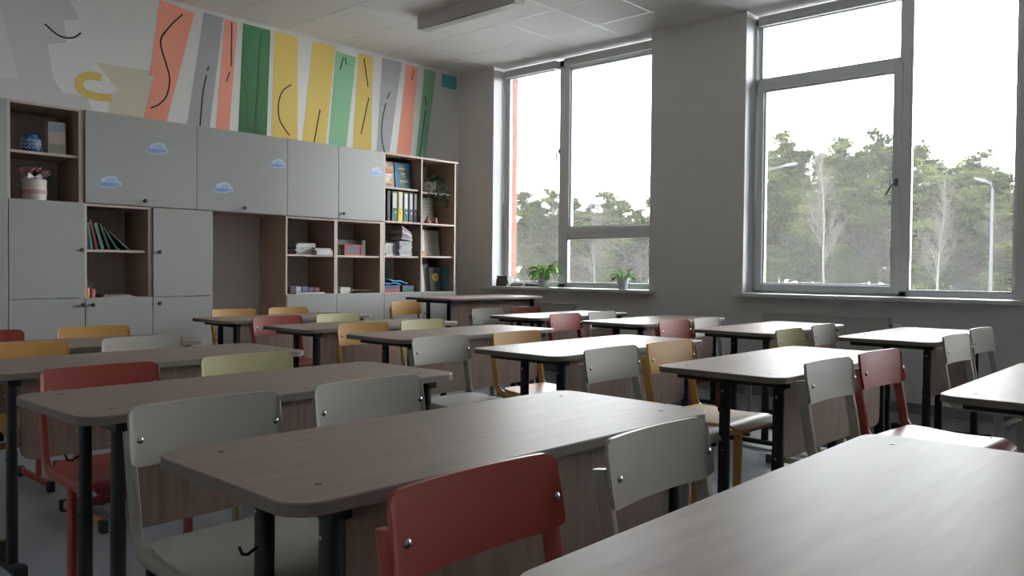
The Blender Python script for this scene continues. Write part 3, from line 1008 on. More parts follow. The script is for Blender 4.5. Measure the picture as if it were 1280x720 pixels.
tag(o, 'teal blue book standing at the right end of the bottom bookcase shelf', 'book')


# ------------------------------------------------------------------ window sill things
def potted(x, y, z, label, s_, nl, L0, L1, wd, droop):
    t = empty('potted_plant', (x, y, z), label=label, cat='plant', group='potted plants on the window sill')
    k = MB()
    k.lathe([(.045 * s_, 0), (.050 * s_, .004), (.062 * s_, .075 * s_), (.066 * s_, .11 * s_), (.070 * s_, .115 * s_), (.070 * s_, .125 * s_), (.064 * s_, .125 * s_), (.060 * s_, .11 * s_)], n=32)
    k.build('pot', POTW, t)
    k = MB(); k.lathe([(.060 * s_, .10 * s_), (.058 * s_, .112 * s_), (.001, .112 * s_)], n=24); k.build('soil', SOIL, t)
    k = MB()
    kk = MB()
    for i in range(nl):
        a = i * 2.39996 + rnd.uniform(-.3, .3)
        el = rnd.uniform(.35, 1.25)
        d = Vector((math.cos(a) * math.cos(el), math.sin(a) * math.cos(el), math.sin(el)))
        sl = rnd.uniform(.03, .09) * s_
        b0 = Vector((math.cos(a) * .02, math.sin(a) * .02, .11 * s_))
        kk.tube([b0, b0 + d * sl], .003, 5)
        leafgeo(k, b0 + d * sl, d, rnd.uniform(L0, L1), wd, droop * rnd.uniform(.7, 1.3), 7)
    kk.build('stem', LEAF, t)
    k.build('foliage', LEAF, t)
    return t


potted(6.68, 5.60, .8825, 'larger potted plant with long arching leaves, in front of the mullion', 1.12, 38, .12, .20, .042, 2.2)
potted(6.66, 4.575, .8825, 'smaller potted plant in a white cone-shaped pot near the sill end', .86, 20, .06, .11, .042, 1.6)
pile(6.68, 6.16, .8825, [(.12, .17, .02), (.12, .18, .018), (.11, .17, .022), (.12, .17, .018), (.11, .16, .022), (.12, .16, .008)], 'book', 'dark books stacked on the window sill',
     lambda i, n: 'dark grey-green book in the sill stack, ' + level(i, n), [plain('dark green grey cover', 74, 80, 72), plain('grey green cover', 96, 98, 90)], .004, yaw=0, name='book')
pile(6.70, 5.955, .8825, [(.16, .18, .006), (.15, .17, .008), (.14, .17, .006), (.14, .16, .012)], 'papers', 'papers on the window sill',
     lambda i, n: 'white paper sheaf beside the dark sill books, ' + level(i, n), [PAPER, PAPERG], .01, name='paper_sheaf')
t = tag(onebox('flat_case', plain('slate case', 110, 116, 128), -.06, .06, -.1, .1, 0, .035, .004), 'slate grey flat case on the sill left of the larger plant', 'case')
t.location = (6.75, 5.79, .8825)


# ------------------------------------------------------------------ radiators
def radiator(label, y0, y1, valve_y):
    t = empty('radiator', (6.58, (y0 + y1) / 2, 0), label=label, cat='radiator', group='panel radiators under the windows')
    k = MB()
    h = (y1 - y0) / 2
    k.box(-.03, -.022, -h, h, .20, .70, .003)
    k.box(.022, .03, -h, h, .20, .70, .003)
    for i in range(int(h * 2 / .05)):
        yy_ = -h + .025 + i * .05
        k.box(-.0235 - .011, -.028, yy_ - .014, yy_ + .014, .24, .66, .004)
    k.build('panel', RAD, t)
    k = MB()
    k.box(-.035, .035, -h, h, .70, .722, .004)
    k.build('top_grille', RAD, t)
    k = MB()
    for sx in (-h, h): k.box(-.034, .034, sx - .003, sx + .003, .19, .715, .002)
    k.build('side_panel', RAD, t)
    k = MB()
    k.tube([(0, -h, .66), (0, -h - .05, .66), (.0, -h - .05, .60), (.052, -h - .05, .58)], .009)
    k.build('pipe', CHROME, t)
    k = MB()
    k.tube([(0, -h - .03, .66), (0, -h - .10, .66)], .019, 16)
    k.build('thermostat_valve', PVCW, t)
    k = MB()
    for sx in (-h * .7, h * .7): k.box(.03, .055, sx - .015, sx + .015, .3, .65)
    k.build('bracket', BLACK, t)
    for sx in (-h * .8, h * .8):
        k = MB(); k.box(-.012, .012, sx - .012, sx + .012, 0, .205, .002); k.box(-.03, .03, sx - .03, sx + .03, 0, .006); k.build('foot', RAD, t)


radiator('white panel radiator under the left window, behind the far right desk', 5.12, 6.12, 5.05)
radiator('white panel radiator under the right window', 2.06, 3.06, 2.0)

# ------------------------------------------------------------------ ceiling lamp
t = empty('ceiling_lamp', (4.93, 5.03, 3.33), label='long narrow lamp fixed flat to the ceiling, switched off', cat='lamp')
k = MB(); k.box(-.055, .055, -.60, .56, -.115, 0, .006); k.build('housing', LIGHTB, t)
k = MB(); k.box(-.045, .045, -.585, .545, -.127, -.113, .005); k.build('diffuser', LIGHTD, t)
k = MB(); k.box(-.057, .057, -.612, -.598, -.12, 0, .003); k.box(-.057, .057, .558, .572, -.12, 0, .003); k.build('end_cap', PVCW, t)


# ------------------------------------------------------------------ desks
def make_desk(L=1.25, Wd=.52, H=.70, label='', teacher=False):
    t = empty('school_desk' if not teacher else 'teacher_desk', label=label, cat='desk')
    th = .022
    k = MB()
    r = .062
    for i, (ins, z0_, z1_) in enumerate(((0, H - th, H - .0025),)):
        k.mi = 1
        k.prism(rrect(L, Wd, r), H - th, H - .0025)
    # soft upper arris
    a = rrect(L, Wd, r)
    b = rrect(L - .005, Wd - .005, r - .0025)
    n = len(a)
    k.mi = 1
    k.add([(x, y, H - .0025) for x, y in a] + [(x, y, H) for x, y in b], [(i, (i + 1) % n, n + (i + 1) % n, n + i) for i in range(n)])
    k.mi = 0
    k.add([(x, y, H) for x, y in b], [tuple(range(n))], True)
    k.build('tabletop', [WOOD, EDGE], t)
    fx = L / 2 - .105
    yl = (-.20, .01) if not teacher else (-.22, .06)
    for sx in (-1, 1):
        for y in (-.165, .175):
            c_ = MB(); c_.lathe([(.006, 0), (.006, .0012), (.003, .0018)], n=14)
            c_.build('screw_cap', SCREWC, t, loc=(sx * fx, y, H - .0003))
        f = MB()
        f.box(sx * fx - .02, sx * fx + .02, -.235, .205, H - th - .026, H - th, .004)
        o = f.build('top_rail', BLACK, t)
        for y in yl:
            lg = MB()
            lg.sweep([(sx * fx, y, .30), (sx * fx, y, H - th - .02)], oval(.014, .019), side=(1, 0, 0))
            lo = lg.build('leg', BLACK, t)
            lg = MB()
            lg.sweep([(sx * fx, y, .03), (sx * fx, y, .43)], oval(.0155, .0205), side=(1, 0, 0))
            lg.build('lower_sleeve', BLACK, lo)
            sc = MB()
            sc.lathe([(.005, 0), (.005, .003), (.002, .005)], n=12)
            for zz_ in (.40, .62):
                q = sc.build('screw', CHROME, lo, loc=(sx * fx - .0165, y, zz_), rot=(0, R(-90), 0))
        ft = MB()
        ft.sweep([(sx * fx, -.27, .032), (sx * fx, .27, .032)], oval(.015, .02), side=(0, 0, 1))
        fo = ft.build('foot_rail', BLACK, t)
        for y in (-.275, .275):
            cp = MB(); cp.box(sx * fx - .021, sx * fx + .021, y - .02, y + .02, 0, .053, .006); cp.build('end_cap', PLAST, fo)
        # bag hook on the outer side
        hk = MB()
        zz_ = H - .145
        hk.tube([(sx * (fx + .014), yl[1], zz_), (sx * (fx + .034), yl[1], zz_ - .010), (sx * (fx + .044), yl[1], zz_ - .007), (sx * (fx + .050), yl[1], zz_ + .008)], .003, 8)
        hk.build('bag_hook', PLAST, t)
    # front panel with rounded lower corners
    pw = fx - .026
    zb = .39 if not teacher else .42
    r2 = .04
    poly = [(-pw, H - th)] + [(-pw + r2 - r2 * math.cos(q), zb + r2 - r2 * math.sin(q)) for q in [R(9 * i) for i in range(11)]] + \
           [(pw - r2 + r2 * math.sin(q), zb + r2 - r2 * math.cos(q)) for q in [R(9 * i) for i in range(11)]] + [(pw, H - th)]
    k = MB()
    k.prism(poly, -.208, -.192, 'y')
    k.build('front_panel', WOODV, t)
    return t


DK_ = [
    (1.308, .385, 0.0, 'brown wood-top desk filling the bottom right corner, nearest to the camera'),
    (1.319, 1.311, -.022, 'brown wood-top desk in the picture centre foreground with a bag hook at its left end'),
    (1.370, 2.312, .008, 'third desk of the left column, behind the two pale grey chairs of the centre desk'),
    (1.430, 3.325, 0, 'fourth desk of the left column, cut by the left picture edge'),
    (1.385, 4.12, .0, 'far left desk nearest the white cabinets in the left column'),
    (3.30, .441, 0, 'desk cut off by the right picture edge, at half height of the picture'),
    (3.31, 1.436, -.01, 'desk of the middle column with pale grey and red chair backs before it'),
    (3.28, 2.408, -.007, 'bright-topped desk at picture centre, third from the front in the middle column'),
    (3.324, 3.454, 0, 'fourth desk from the front in the middle column'),
    (3.336, 4.33, 0, 'second farthest desk of the middle column, its front edge by the ochre chair back'),
    (3.383, 5.345, 0, 'farthest desk of the middle column, in front of the grey recess'),
    (5.30, 1.495, 0, 'nearest desk of the window column, below the right end of the right window'),
    (5.21, 2.371, -.002, 'second desk of the window column, a pale yellow chair back before it'),
    (5.306, 3.334, 0, 'third desk of the window column, a red and a white chair back before it'),
    (5.294, 4.244, 0, 'farthest desk of the window column, in front of the teacher desk'),
]
proto = None
for x, y, a, lb in DK_:
    if proto is None:
        proto = o = make_desk()
    else:
        o = copy_tree(proto)
    o.location = (x, y, 0)
    o.rotation_euler = (0, 0, a)
    tag(o, lb, 'desk', 'school desks in three columns')
o = make_desk(1.36, .60, .80, 'taller teacher desk with a wooden front panel beside the bookcase', True)
o.location = (5.66, 5.60, 0)


# ------------------------------------------------------------------ chairs
def make_chair(cm):
    t = empty('school_chair')
    # backrest: curved plywood, origin under the backrest, chair faces -y
    w, r = .185, .028

    def zlim(x):
        e = w - abs(x)
        c_ = r - math.sqrt(max(0, r * r - (r - e) ** 2)) if e < r else 0
        return .640 + c_ * .7, .772 - c_
    us = [-w, -w + .003, -w + .008, -w + .016, -w + .028] + [-.145 + .29 * i / 12 for i in range(13)] + [w - .028, w - .016, w - .008, w - .003, w]
    k = MB()
    k.plate(us, [i / 5 for i in range(6)],
            lambda u, v: ((u, .018 * (1 - (u / w) ** 2) - .008 + .016 * v + (-.004 if abs(u) > .18 else 0), zlim(u)[0] + (zlim(u)[1] - zlim(u)[0]) * v), (-.18 * u / w, 1, 0)), .009)
    bk = k.build('backrest', cm, t, angle=50)
    for sx in (-1, 1):
        s_ = MB(); s_.lathe([(.0075, 0), (.0075, .002), (.005, .0045), (.001, .0055)], n=14)
        s_.build('screw', CHROME, bk, loc=(sx * .164, -.0078, .700), rot=(R(90), 0, 0))
    # seat with waterfall front and upturned rear
    hw = .176

    def halfw(y):
        e = min(y + .385, -.015 - y)
        rr = .035
        return hw - (rr - math.sqrt(max(0, rr * rr - (rr - max(e, 0)) ** 2)) if e < rr else 0) - .012 * (1 if y > -.1 else 0) * min(1, (y + .1) / .08 if y > -.1 else 0)

    def zseat(y):
        z = .478
        if y < -.33: z -= (-.33 - y) ** 2 * 9
        if y > -.10: z += (y + .10) ** 2 * .8
        return z - .006 * math.sin(PI * min(1, max(0, (y + .33) / .25)))
    ysx = [q - .025 for q in (-.385, -.382, -.376, -.366, -.352, -.335, -.31, -.27, -.22, -.17, -.12, -.08, -.05, -.033, -.023, -.018, -.015)]
    k = MB()
    k.plate(ysx, [-1, -.8, -.5, -.2, .2, .5, .8, 1], lambda u, v: ((halfw(u + .025) * v, u, zseat(u + .025)), (0, 0, -1)), .011)
    st = k.build('seat', cm, t, angle=50)
    for sx in (-1, 1):
        for y in (-.30, -.08):
            s_ = MB(); s_.lathe([(.006, 0), (.006, .0015), (.002, .003)], n=12)
            s_.build('screw', CHROME, st, loc=(sx * .148, y - .025, .4765 if y < -.2 else .4755))
    for sx in (-1, 1):
        x = sx * .174
        path = [(x, .026, .716), (x, .020, .68), (x, .006, .60), (x, -.006, .54)]
        for i in range(9):
            q = R(10 * i + 5)
            path.append((x, -.066 + .056 * math.cos(q), .514 - .058 * math.sin(q)))
        x2 = sx * .160
        path += [(x, -.11, .453), (x, -.23, .450), (x, -.33, .448)]
        k = MB()
        k.sweep(path, oval(.009, .0165), side=(1, 0, 0))
        bp_ = k.build('back_post', cm, t)
        cp = MB(); cp.box(x - .011, x + .011, -.35, -.328, .429, .465, .003); cp.build('end_cap', PLAST, bp_)
        k = MB()
        k.sweep([(x, -.225, .05), (x, -.225, .447)], oval(.010, .019), side=(1, 0, 0))
        lo = k.build('leg', cm, t)
        k = MB()
        k.sweep([(x, -.38, .033), (x, .03, .033)], oval(.010, .017), side=(1, 0, 0))
        fo = k.build('foot_rail', cm, t)
        for y in (-.385, .035):
            cp = MB(); cp.box(x - .014, x + .014, y - .022, y + .022, 0, .052, .005); cp.build('end_cap', PLAST, fo)
    k = MB()
    k.sweep([(-.168, -.225, .385), (.168, -.225, .385)], oval(.014, .009), side=(0, 0, 1))
    k.build('crossbar', cm, t)
    return t


CH = [
    ('red', .900, .868, 0, 'red school chair with its back in front of the centre desk, at the nearest desk'),
    ('white', 1.395, .855, -.0, 'pale grey school chair at the nearest desk, right of the red one'),
    ('white', .922, 1.77, 0, 'pale grey school chair at the centre desk, its left seat and post fully visible'),
    ('white', 1.39, 1.77, 0, 'pale grey school chair at the centre desk, right one of the pair'),
    ('red', 1.06, 2.74, 0, 'red school chair at the third left-column desk, seen through the desk legs'),
    ('pale', 1.575, 2.735, 0, 'pale yellow school chair at the third left-column desk'),
    ('ochre', 1.13, 3.755, 0, 'ochre school chair at the fourth left-column desk, cut by the left edge'),
    ('white', 1.628, 3.74, -.02, 'pale grey school chair at the fourth left-column desk'),
    ('red', 1.20, 4.55, 0, 'red school chair at the far left desk, cut by the left edge'),
    ('ochre', 1.715, 4.54, 0, 'ochre school chair at the far left desk before the white doors'),
    ('white', 2.74, 1.035, -.045, 'pale grey school chair left of the red one at the right-edge desk'),
    ('red', 3.20, 1.02, -.085, 'red school chair with a shiny red seat at the desk cut by the right edge'),
    ('white', 2.66, 1.865, 0, 'pale grey school chair in front of the bright centre desk, left of the ochre one'),
    ('ochre', 3.09, 1.86, -.015, 'ochre school chair with its seat front shining below the tabletop'),
    ('white', 2.66, 2.86, 0, 'pale grey school chair standing free between the ochre chair and the left column'),
    ('ochre', 3.18, 2.835, -.01, 'ochre school chair behind the bright centre desk'),
    ('ochre', 2.975, 3.87, -.015, 'ochre school chair at the fourth middle-column desk'),
    ('pale', 3.445, 3.875, 0, 'pale yellow school chair at the fourth middle-column desk'),
    ('red', 2.955, 4.76, 0, 'red school chair at the second farthest middle desk'),
    ('pale', 3.435, 4.76, 0, 'pale yellow school chair at the second farthest middle desk'),
    ('ochre', 3.205, 5.775, 0, 'ochre school chair at the farthest middle desk, left one before the grey recess'),
    ('ochre', 3.68, 5.775, 0, 'ochre school chair at the farthest middle desk, right one'),
    ('white', 4.35, 1.04, -.07, 'pale grey school chair, left of the two white ones beside the nearest window desk'),
    ('white', 4.98, 1.07, -.075, 'pale grey school chair nearest the right picture edge, right of its white twin'),
    ('pale', 4.50, 1.935, 0, 'pale yellow school chair in the window column'),
    ('white', 5.06, 1.96, 0, 'pale grey school chair right of the pale yellow one in the window column'),
    ('red', 4.69, 2.80, -.03, 'red school chair in the window column, at the second desk'),
    ('white', 5.12, 2.80, 0, 'pale grey school chair in the window column, at the second desk'),
    ('red', 4.76, 3.77, 0, 'red school chair in the window column, at the third desk'),
    ('white', 5.21, 3.76, 0, 'pale grey school chair in the window column, at the third desk'),
    ('white', 4.85, 4.66, -.03, 'pale grey school chair in front of the teacher desk panel'),
    ('red', 5.33, 4.66, -.03, 'red school chair in front of the teacher desk panel'),
    ('ochre', 5.21, 6.12, 0, 'ochre school chair behind the teacher desk, glimpsed between its legs'),
]
protos = {}
for cl, x, y, a, lb in CH:
    if cl not in protos:
        protos[cl] = o = make_chair(COL[cl])
    else:
        o = copy_tree(protos[cl])
    o.location = (x, y, 0)
    o.rotation_euler = (0, 0, a)
    o.scale = (1, 1, (.976 if y < 1 else .985) if y < 1.8 and x < 1.5 else (1.0 if y < 1.1 else (.985 if 1.85 < y < 1.87 else .962)))
    tag(o, lb, 'chair', 'school chairs around the desks')

# ------------------------------------------------------------------ outdoors
tag(onebox('ground', mat('pale yard ground', rgb(236, 236, 233), .95, noise=.05, nscale=.2), XO + .05, 160, -60, 160, -3.75, -3.6), kind=S)


def pine_mesh(seed, s0=.26, s1=.44):
    r_ = random.Random(seed)
    H = 1.0  # unit height 14 m is applied by scale
    H = 14.0
    fol = MB()
    tr = MB()
    bend = [(r_.uniform(-.25, .25), r_.uniform(-.25, .25)) for _ in range(4)]
    pts = [(0, 0, 0)] + [(bend[i][0] * (i + 1) / 4, bend[i][1] * (i + 1) / 4, H * (i + 1) / 4.1) for i in range(4)]
    tr.tube(pts, .17, 7, [1, .8, .6, .35, .08])
    start = r_.uniform(s0, s1)

    def clump(c, rx, rz, n):
        for _ in range(n):
            while True:
                q = Vector((r_.uniform(-1, 1), r_.uniform(-1, 1), r_.uniform(-1, 1)))
                if q.length < 1: break
            p_ = Vector(c) + Vector((q.x * rx, q.y * rx, q.z * rz))
            d = Vector((r_.gauss(0, 1), r_.gauss(0, 1), r_.gauss(0, .6) + .3)).normalized()
            s2 = d.cross(Vector((r_.gauss(0, 1), r_.gauss(0, 1), r_.gauss(0, 1)))).normalized()
            L_ = r_.uniform(.12, .30)
            W_ = r_.uniform(.03, .075)
            fol.add([p_ - s2 * W_, p_ + s2 * W_, p_ + d * L_], [(0, 1, 2)])
    nb = 74
    lean = r_.uniform(.75, 1.15)
    for i in range(nb):
        f = start + (1 - start) * (i / nb)
        z = H * f * .97
        if r_.random() < .10: continue
        u = (1 - f) / (1 - start)
        env = (1.85 * lean * u ** .5 * (1 - .4 * u ** 3) + .28)
        a = r_.uniform(0, 2 * PI)
        L_ = env * r_.uniform(.45, 1.2)
        e = (math.cos(a) * L_, math.sin(a) * L_, z + r_.uniform(-.3, .5))
        tr.tube([(0, 0, z - .2), (e[0] * .5, e[1] * .5, z), e], .035, 4, [1, .7, .3])
        for j in range(3):
            q = (j + 1.2) / 3.6
            clump((e[0] * q, e[1] * q, z + .1 + (e[2] - z) * q), .32 + .2 * L_, .22 + .1 * L_, int(40 + 26 * L_))
    clump((0, 0, H * .975), .3, .5, 90)
    # a few dead lower branches
    for i in range(14):
        z = H * r_.uniform(.12, start)
        a = r_.uniform(0, 2 * PI)
        L_ = r_.uniform(.5, 1.3)
        tr.tube([(0, 0, z), (math.cos(a) * L_, math.sin(a) * L_, z + r_.uniform(-.3, .2))], .02, 3, [1, .3])
        if r_.random() < .5: clump((math.cos(a) * L_ * .8, math.sin(a) * L_ * .8, z), .5, .25, 45)
    return fol, tr


def bare_mesh(seed, H=13.0, thick=.12, dens=1.0, spread=1.0, up=1.0):
    r_ = random.Random(seed)
    tw = MB()
    tr = MB()
    path = [(0, 0, 0)]
    x = y = 0
    for i in range(8):
        x += r_.uniform(-.18, .18); y += r_.uniform(-.18, .18)
        path.append((x, y, H * (i + 1) / 8))
    tr.tube(path, thick, 7, [1 - .11 * i for i in range(9)])

    def br(p_, d, L_, rad, dep):
        p_ = Vector(p_); d = Vector(d).normalized()
        mid = p_ + d * L_ * .5 + Vector((r_.gauss(0, .06), r_.gauss(0, .06), .06)) * L_
        e = p_ + (d + Vector((0, 0, .25))).normalized() * L_
        (tw if dep else tr).tube([p_, mid, e], rad, 4 if dep == 0 else 3, [1, .7, .35])
        if dep < 3:
            for _ in range([6, 4, 3][dep]):
                q = r_.uniform(.3, 1)
                b0 = p_.lerp(e, q)
                dd = (d + Vector((r_.gauss(0, .55), r_.gauss(0, .55), r_.gauss(.12, .35)))).normalized()
                br(b0, dd, L_ * r_.uniform(.35, .6), rad * .45, dep + 1)
    nb = int(24 * dens)
    for i in range(nb):
        f = (.22 if up == 1 else .40) + (.76 if up == 1 else .58) * i / nb
        q = f * 8
        i0 = min(int(q), 7)
        b0 = Vector(path[i0]).lerp(Vector(path[i0 + 1]), q - i0)
        a = r_.uniform(0, 2 * PI)
        br(b0, (math.cos(a), math.sin(a), up * r_.uniform(.35, 1.0)), ((1 - f) * 2.6 + .7) * (1 if up == 1 else .8), thick * .32 * spread, 0)
    return tr, tw


def tree_thing(name, meshes, x, y, h, base_h, cw, rz, label, cat, grp):
    t = empty(name, (x, y, -3.6), rz=rz, label=label, cat=cat, group=grp)
    t.scale = (cw, cw, h / base_h)
    for nme, me in meshes:
        o = bpy.data.objects.new(nme, me)
        C.objects.link(o)
        o.parent = t
    return t


def to_mesh(mb, name, m, smooth=False):
    o = mb.build(name, m, smooth=smooth)
    me = o.data
    bpy.data.objects.remove(o)
    return me


PV = []
for s_ in range(5):
    f_, t_ = pine_mesh(100 + s_)
    PV.append((to_mesh(f_, 'foliage', NEEDLE), to_mesh(t_, 'trunk', BARK)))
FV = []
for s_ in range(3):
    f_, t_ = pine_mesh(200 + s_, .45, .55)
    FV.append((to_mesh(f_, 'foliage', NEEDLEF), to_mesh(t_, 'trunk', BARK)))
BV = []
for s_ in range(3):
    t_, w_ = bare_mesh(300 + s_)
    BV.append((to_mesh(w_, 'twigs', BARKG), to_mesh(t_, 'trunk', BARKG)))
t_, w_ = bare_mesh(43, 13, .10, 1.5, .85, 1.9)
BI_ = (to_mesh(w_, 'twigs', BARKG), to_mesh(t_, 'trunk', BIRCH))

P1 = [(61.7, 54.4, 12.7, 1.0, 655), (62.5, 53.2, 11.9, 0.9, 672), (62.8, 51.7, 12.8, 1.0, 689), (63.7, 49.6, 11.9, 1.0, 716), (62.4, 46.7, 11.1, 0.9, 737), (63.5, 45.6, 12.3, 1.1, 757), (58.2, 40.1, 10.9, 1.0, 777), (60.8, 40.2, 10.1, 1.0, 797)]
P2 = [(63.7, 29.3, 14.5, 1.0, 962), (61.9, 27.4, 15.8, 1.0, 978), (63.4, 26.6, 14.5, 1.1, 1001), (58.7, 23.3, 13.2, 0.9, 1022), (60.8, 22.7, 14.7, 1.2, 1046), (59.5, 20.9, 13.4, 0.9, 1070), (61.3, 20.4, 15.0, 1.1, 1089), (61.4, 19.3, 13.9, 1.0, 1110), (58.1, 16.3, 13.4, 1.1, 1150), (59.3, 15.5, 12.0, 1.0, 1172), (59.7, 14.5, 11.8, 1.0, 1195), (63.5, 14.2, 13.2, 1.1, 1219), (62.6, 12.9, 11.7, 1.0, 1243), (59.0, 11.3, 10.0, 1.0, 1262)]
BB = [(53.6, 20.8, 12.9, 1, 1031), (52.3, 14.0, 10.2, 1, 1165), (53.2, 39.2, 9.6, 1, 745)]
GG = [(64.8, 56.0, 11.0, 1, 664), (64.0, 53.3, 10.6, 1, 683), (69.2, 52.7, 10.4, 1, 728), (65.3, 45.8, 10.1, 1, 768), (65.3, 44.0, 9.1, 1, 788), (69.9, 30.1, 13.5, 1, 990), (69.2, 25.1, 13.1, 1, 1058), (65.7, 21.4, 12.2, 1, 1098), (69.8, 20.1, 12.8, 1, 1140), (67.2, 16.9, 11.1, 1, 1185), (68.1, 16.0, 10.8, 1, 1205), (65.2, 14.1, 10.5, 1, 1230)]
KK = [(89.4, 78.0, 13.4, 1.3, 660), (86.9, 71.4, 12.3, 1.3, 690), (89.7, 68.8, 12.2, 1.3, 724), (88.9, 64.8, 12.2, 1.3, 750), (83.0, 56.2, 10.8, 1.3, 785), (83.6, 54.0, 11.5, 1.3, 808), (81.7, 36.8, 13.9, 1.3, 970), (81.5, 33.2, 13.5, 1.3, 1012), (80.7, 29.9, 13.3, 1.3, 1050), (83.0, 27.3, 13.5, 1.3, 1095), (86.0, 25.6, 13.7, 1.3, 1130), (80.0, 21.7, 12.6, 1.3, 1160), (86.8, 20.4, 12.5, 1.3, 1205), (83.4, 17.9, 11.7, 1.3, 1232), (83.1, 16.3, 11.3, 1.3, 1255)]
NUM = ['first', 'second', 'third', 'fourth', 'fifth', 'sixth', 'seventh', 'eighth', 'ninth']


def pane(px):
    if px < 700: return 'the narrow left pane of the left window'
    if px < 900: return 'the wide pane of the left window'
    if px < 1127: return 'the left casement of the right window'
    return 'the tall right pane of the right window'


def plant_row(lst, variants, base_h, desc, grp, cat, nm, flat=1.0):
    cnt = {}
    for i, (x, y, h, cw, px) in enumerate(lst):
        pn = pane(px)
        n = cnt.get(pn, 0)
        cnt[pn] = n + 1
        lb = '%s, %s from the left through %s' % (desc, NUM[n], pn)
        v_ = variants[i % len(variants)]
        tree_thing(nm, [('foliage' if 'pine' in nm else 'twigs', v_[0]), ('trunk', v_[1])], x, y, h, base_h, cw * flat, i * 1.7, lb, cat, grp)


plant_row(P1 + P2, PV, 14.0, 'green pine', 'front row of pines beyond the windows', 'tree', 'pine_tree', 1.4)
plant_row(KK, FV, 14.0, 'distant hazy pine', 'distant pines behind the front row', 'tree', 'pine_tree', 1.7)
plant_row(GG, BV, 13.0, 'bare grey tree', 'bare trees among the pines', 'tree', 'bare_tree', 1.0)
YG = [(56.5, 49.0, 6.3, .9, 662), (57.5, 43.6, 6.0, .9, 712), (56.0, 39.6, 5.6, .9, 762), (55.0, 36.6, 6.2, .9, 790), (56.0, 25.6, 6.2, .9, 966), (55.0, 22.4, 5.6, .8, 1010), (56.5, 20.7, 6.6, .9, 1040),
      (55.0, 17.6, 5.8, .8, 1085), (56.0, 14.9, 6.2, .9, 1150), (56.5, 12.4, 5.6, .9, 1205), (55.5, 10.9, 6.6, 1.0, 1250)]
TH = [(57.5, 50.6, 7.8, 1.1, 658), (58.5, 47.2, 7.4, 1.1, 684), (57.5, 44.9, 8.0, 1.1, 708), (58.0, 42.0, 7.4, 1.1, 738), (57.0, 38.3, 7.6, 1.1, 772), (57.0, 36.4, 7.2, 1.1, 797),
      (57.0, 26.9, 8.0, 1.1, 957), (57.5, 24.5, 7.4, 1.1, 988), (56.5, 21.5, 8.2, 1.1, 1026), (57.5, 19.9, 7.8, 1.1, 1062), (57.0, 17.9, 8.4, 1.1, 1092), (57.5, 16.6, 7.8, 1.1, 1112),
      (57.5, 14.6, 8.6, 1.1, 1160), (58.0, 13.5, 8.0, 1.1, 1188), (57.0, 12.1, 8.4, 1.1, 1212), (57.5, 11.4, 7.8, 1.1, 1236), (57.0, 10.3, 7.4, 1.1, 1258)]
plant_row(YG[::2], PV, 14.0, 'short young pine', 'young pines in the undergrowth', 'tree', 'young_pine', .95)
plant_row(TH, BV, 13.0, 'low bare sapling', 'bare saplings in the undergrowth', 'tree', 'bare_sapling', .9)
HID = [(60.5, 31.6, 13.6), (62.0, 34.0, 12.6), (59.5, 36.3, 13.0), (61.5, 38.2, 12.0), (82.0, 41.0, 13.6), (84.0, 45.5, 12.8), (83.0, 50.0, 13.2)]
RGT = [(60.0, 9.0, 12.0), (62.0, 6.2, 13.0), (59.5, 3.6, 12.4), (61.5, .8, 13.2), (60.0, -2.4, 12.6), (62.0, -5.8, 13.0), (84.0, 12.0, 12.6), (82.0, 7.0, 13.2), (84.0, 2.0, 12.8), (83.0, -4.0, 13.0)]
LFT = [(63.0, 58.5, 12.4), (61.5, 62.5, 12.8), (63.5, 67.0, 12.2), (66.0, 72.0, 12.6)]
for lst, lb, g in ((HID, 'woodland pine standing behind the wall pier between the two windows', 'woodland pines behind the wall pier'),
                   (RGT, 'woodland pine standing beyond the right edge of the right window', 'woodland pines beyond the right window edge'),
                   (LFT, 'woodland pine standing beyond the left edge of the left window', 'woodland pines beyond the left window edge')):
    for i, (x, y, h) in enumerate(lst):
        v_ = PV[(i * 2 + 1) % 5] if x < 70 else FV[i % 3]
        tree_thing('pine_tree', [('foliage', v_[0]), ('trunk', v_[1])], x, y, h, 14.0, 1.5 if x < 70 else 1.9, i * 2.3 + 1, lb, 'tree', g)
for i, (x, y, h, cw, px) in enumerate(BB):
    tree_thing('birch_tree', [('twigs', BI_[0]), ('trunk', BI_[1])], x, y, h, 13.0, cw, i * 2.1 + .4,
               ['white birch standing before the pines in the left casement of the right window', 'white birch seen through the tall right pane of the right window', 'slim white birch seen through the left window'][i], 'tree', 'birches before the pines')

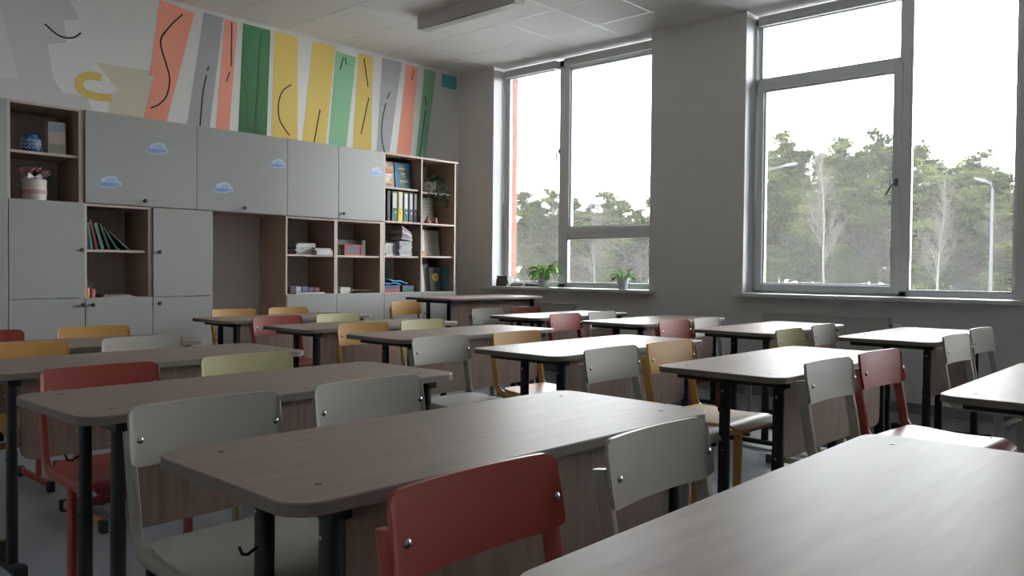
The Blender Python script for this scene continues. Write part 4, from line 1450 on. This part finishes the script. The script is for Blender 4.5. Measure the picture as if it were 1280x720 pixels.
LP = mat('lamp post steel', rgb(52, 53, 55), 0.9, spec=0.0)
for (x, y, z, lb, dirv) in ((41.0, 19.45, 6.55, 'street lamp whose arm enters from the left in the right window', (-.15, -1.45)),
                            (50.0, 10.48, 6.05, 'street lamp with a round head on a tall post in the right pane', (.05, .32))):
    t = empty('street_lamp', (x, y, -3.6), label=lb, cat='street lamp', group='street lamps beyond the window')
    H_ = z + 3.6
    k = MB(); k.tube([(0, 0, 0), (0, 0, H_ * .5), (0, 0, H_ - .4), (dirv[0] * .3, dirv[1] * .3, H_ - .1), (dirv[0], dirv[1], H_ + .05)], .085, 10, [1.2, 1, .8, .7, .6]); k.build('post', LP, t)
    k = MB()
    L_ = Vector((dirv[0], dirv[1], .12)).normalized()
    e = Vector((dirv[0], dirv[1], H_ + .05))
    k.sweep([e - L_ * .05, e + L_ * .1, e + L_ * .5, e + L_ * .62], oval(.07, .14), side=(0, 0, 1), scale=[.5, 1, .9, .4]); k.build('lamp_head', mat('lamp head', rgb(66, 67, 68), .9, spec=0.0), t)

# ------------------------------------------------------------------ sky, camera, colour
sc = bpy.context.scene
w = bpy.data.worlds.new('overcast sky')
sc.world = w
w.use_nodes = True
nt = w.node_tree
bg = nt.nodes['Background']
bg.inputs['Color'].default_value = (0.94, 0.965, 1.0, 1)
bg.inputs['Strength'].default_value = 21.5

cam = bpy.data.cameras.new('camera')
cam.sensor_width = 36
cam.lens = 28.69
cam.clip_start = .02
cam.clip_end = 400
co = bpy.data.objects.new('camera', cam)
C.objects.link(co)
Rt = Vector((0.6720414189160101, -0.7404516585501744, 0.009574581539255824))
Dn = Vector((-0.010168772191522698, -0.02215616905367908, -0.9997028059603421))
Fw = Vector((0.7404437367778004, 0.6717443304734032, -0.02241934752320935))
co.matrix_world = Matrix(((Rt.x, -Dn.x, -Fw.x, 0), (Rt.y, -Dn.y, -Fw.y, 0), (Rt.z, -Dn.z, -Fw.z, 1.064), (0, 0, 0, 1)))
sc.camera = co

sc.view_settings.view_transform = 'Standard'
sc.view_settings.look = 'None'
sc.view_settings.gamma = 1
sc.view_settings.use_curve_mapping = False
sc.view_settings.exposure = 0.0
sc.cycles.use_denoising = True
sc.cycles.max_bounces = 8
sc.cycles.diffuse_bounces = 5
sc.cycles.transparent_max_bounces = 16
sc.cycles.caustics_reflective = False
sc.cycles.caustics_refractive = False
sc.cycles.sample_clamp_indirect = 4
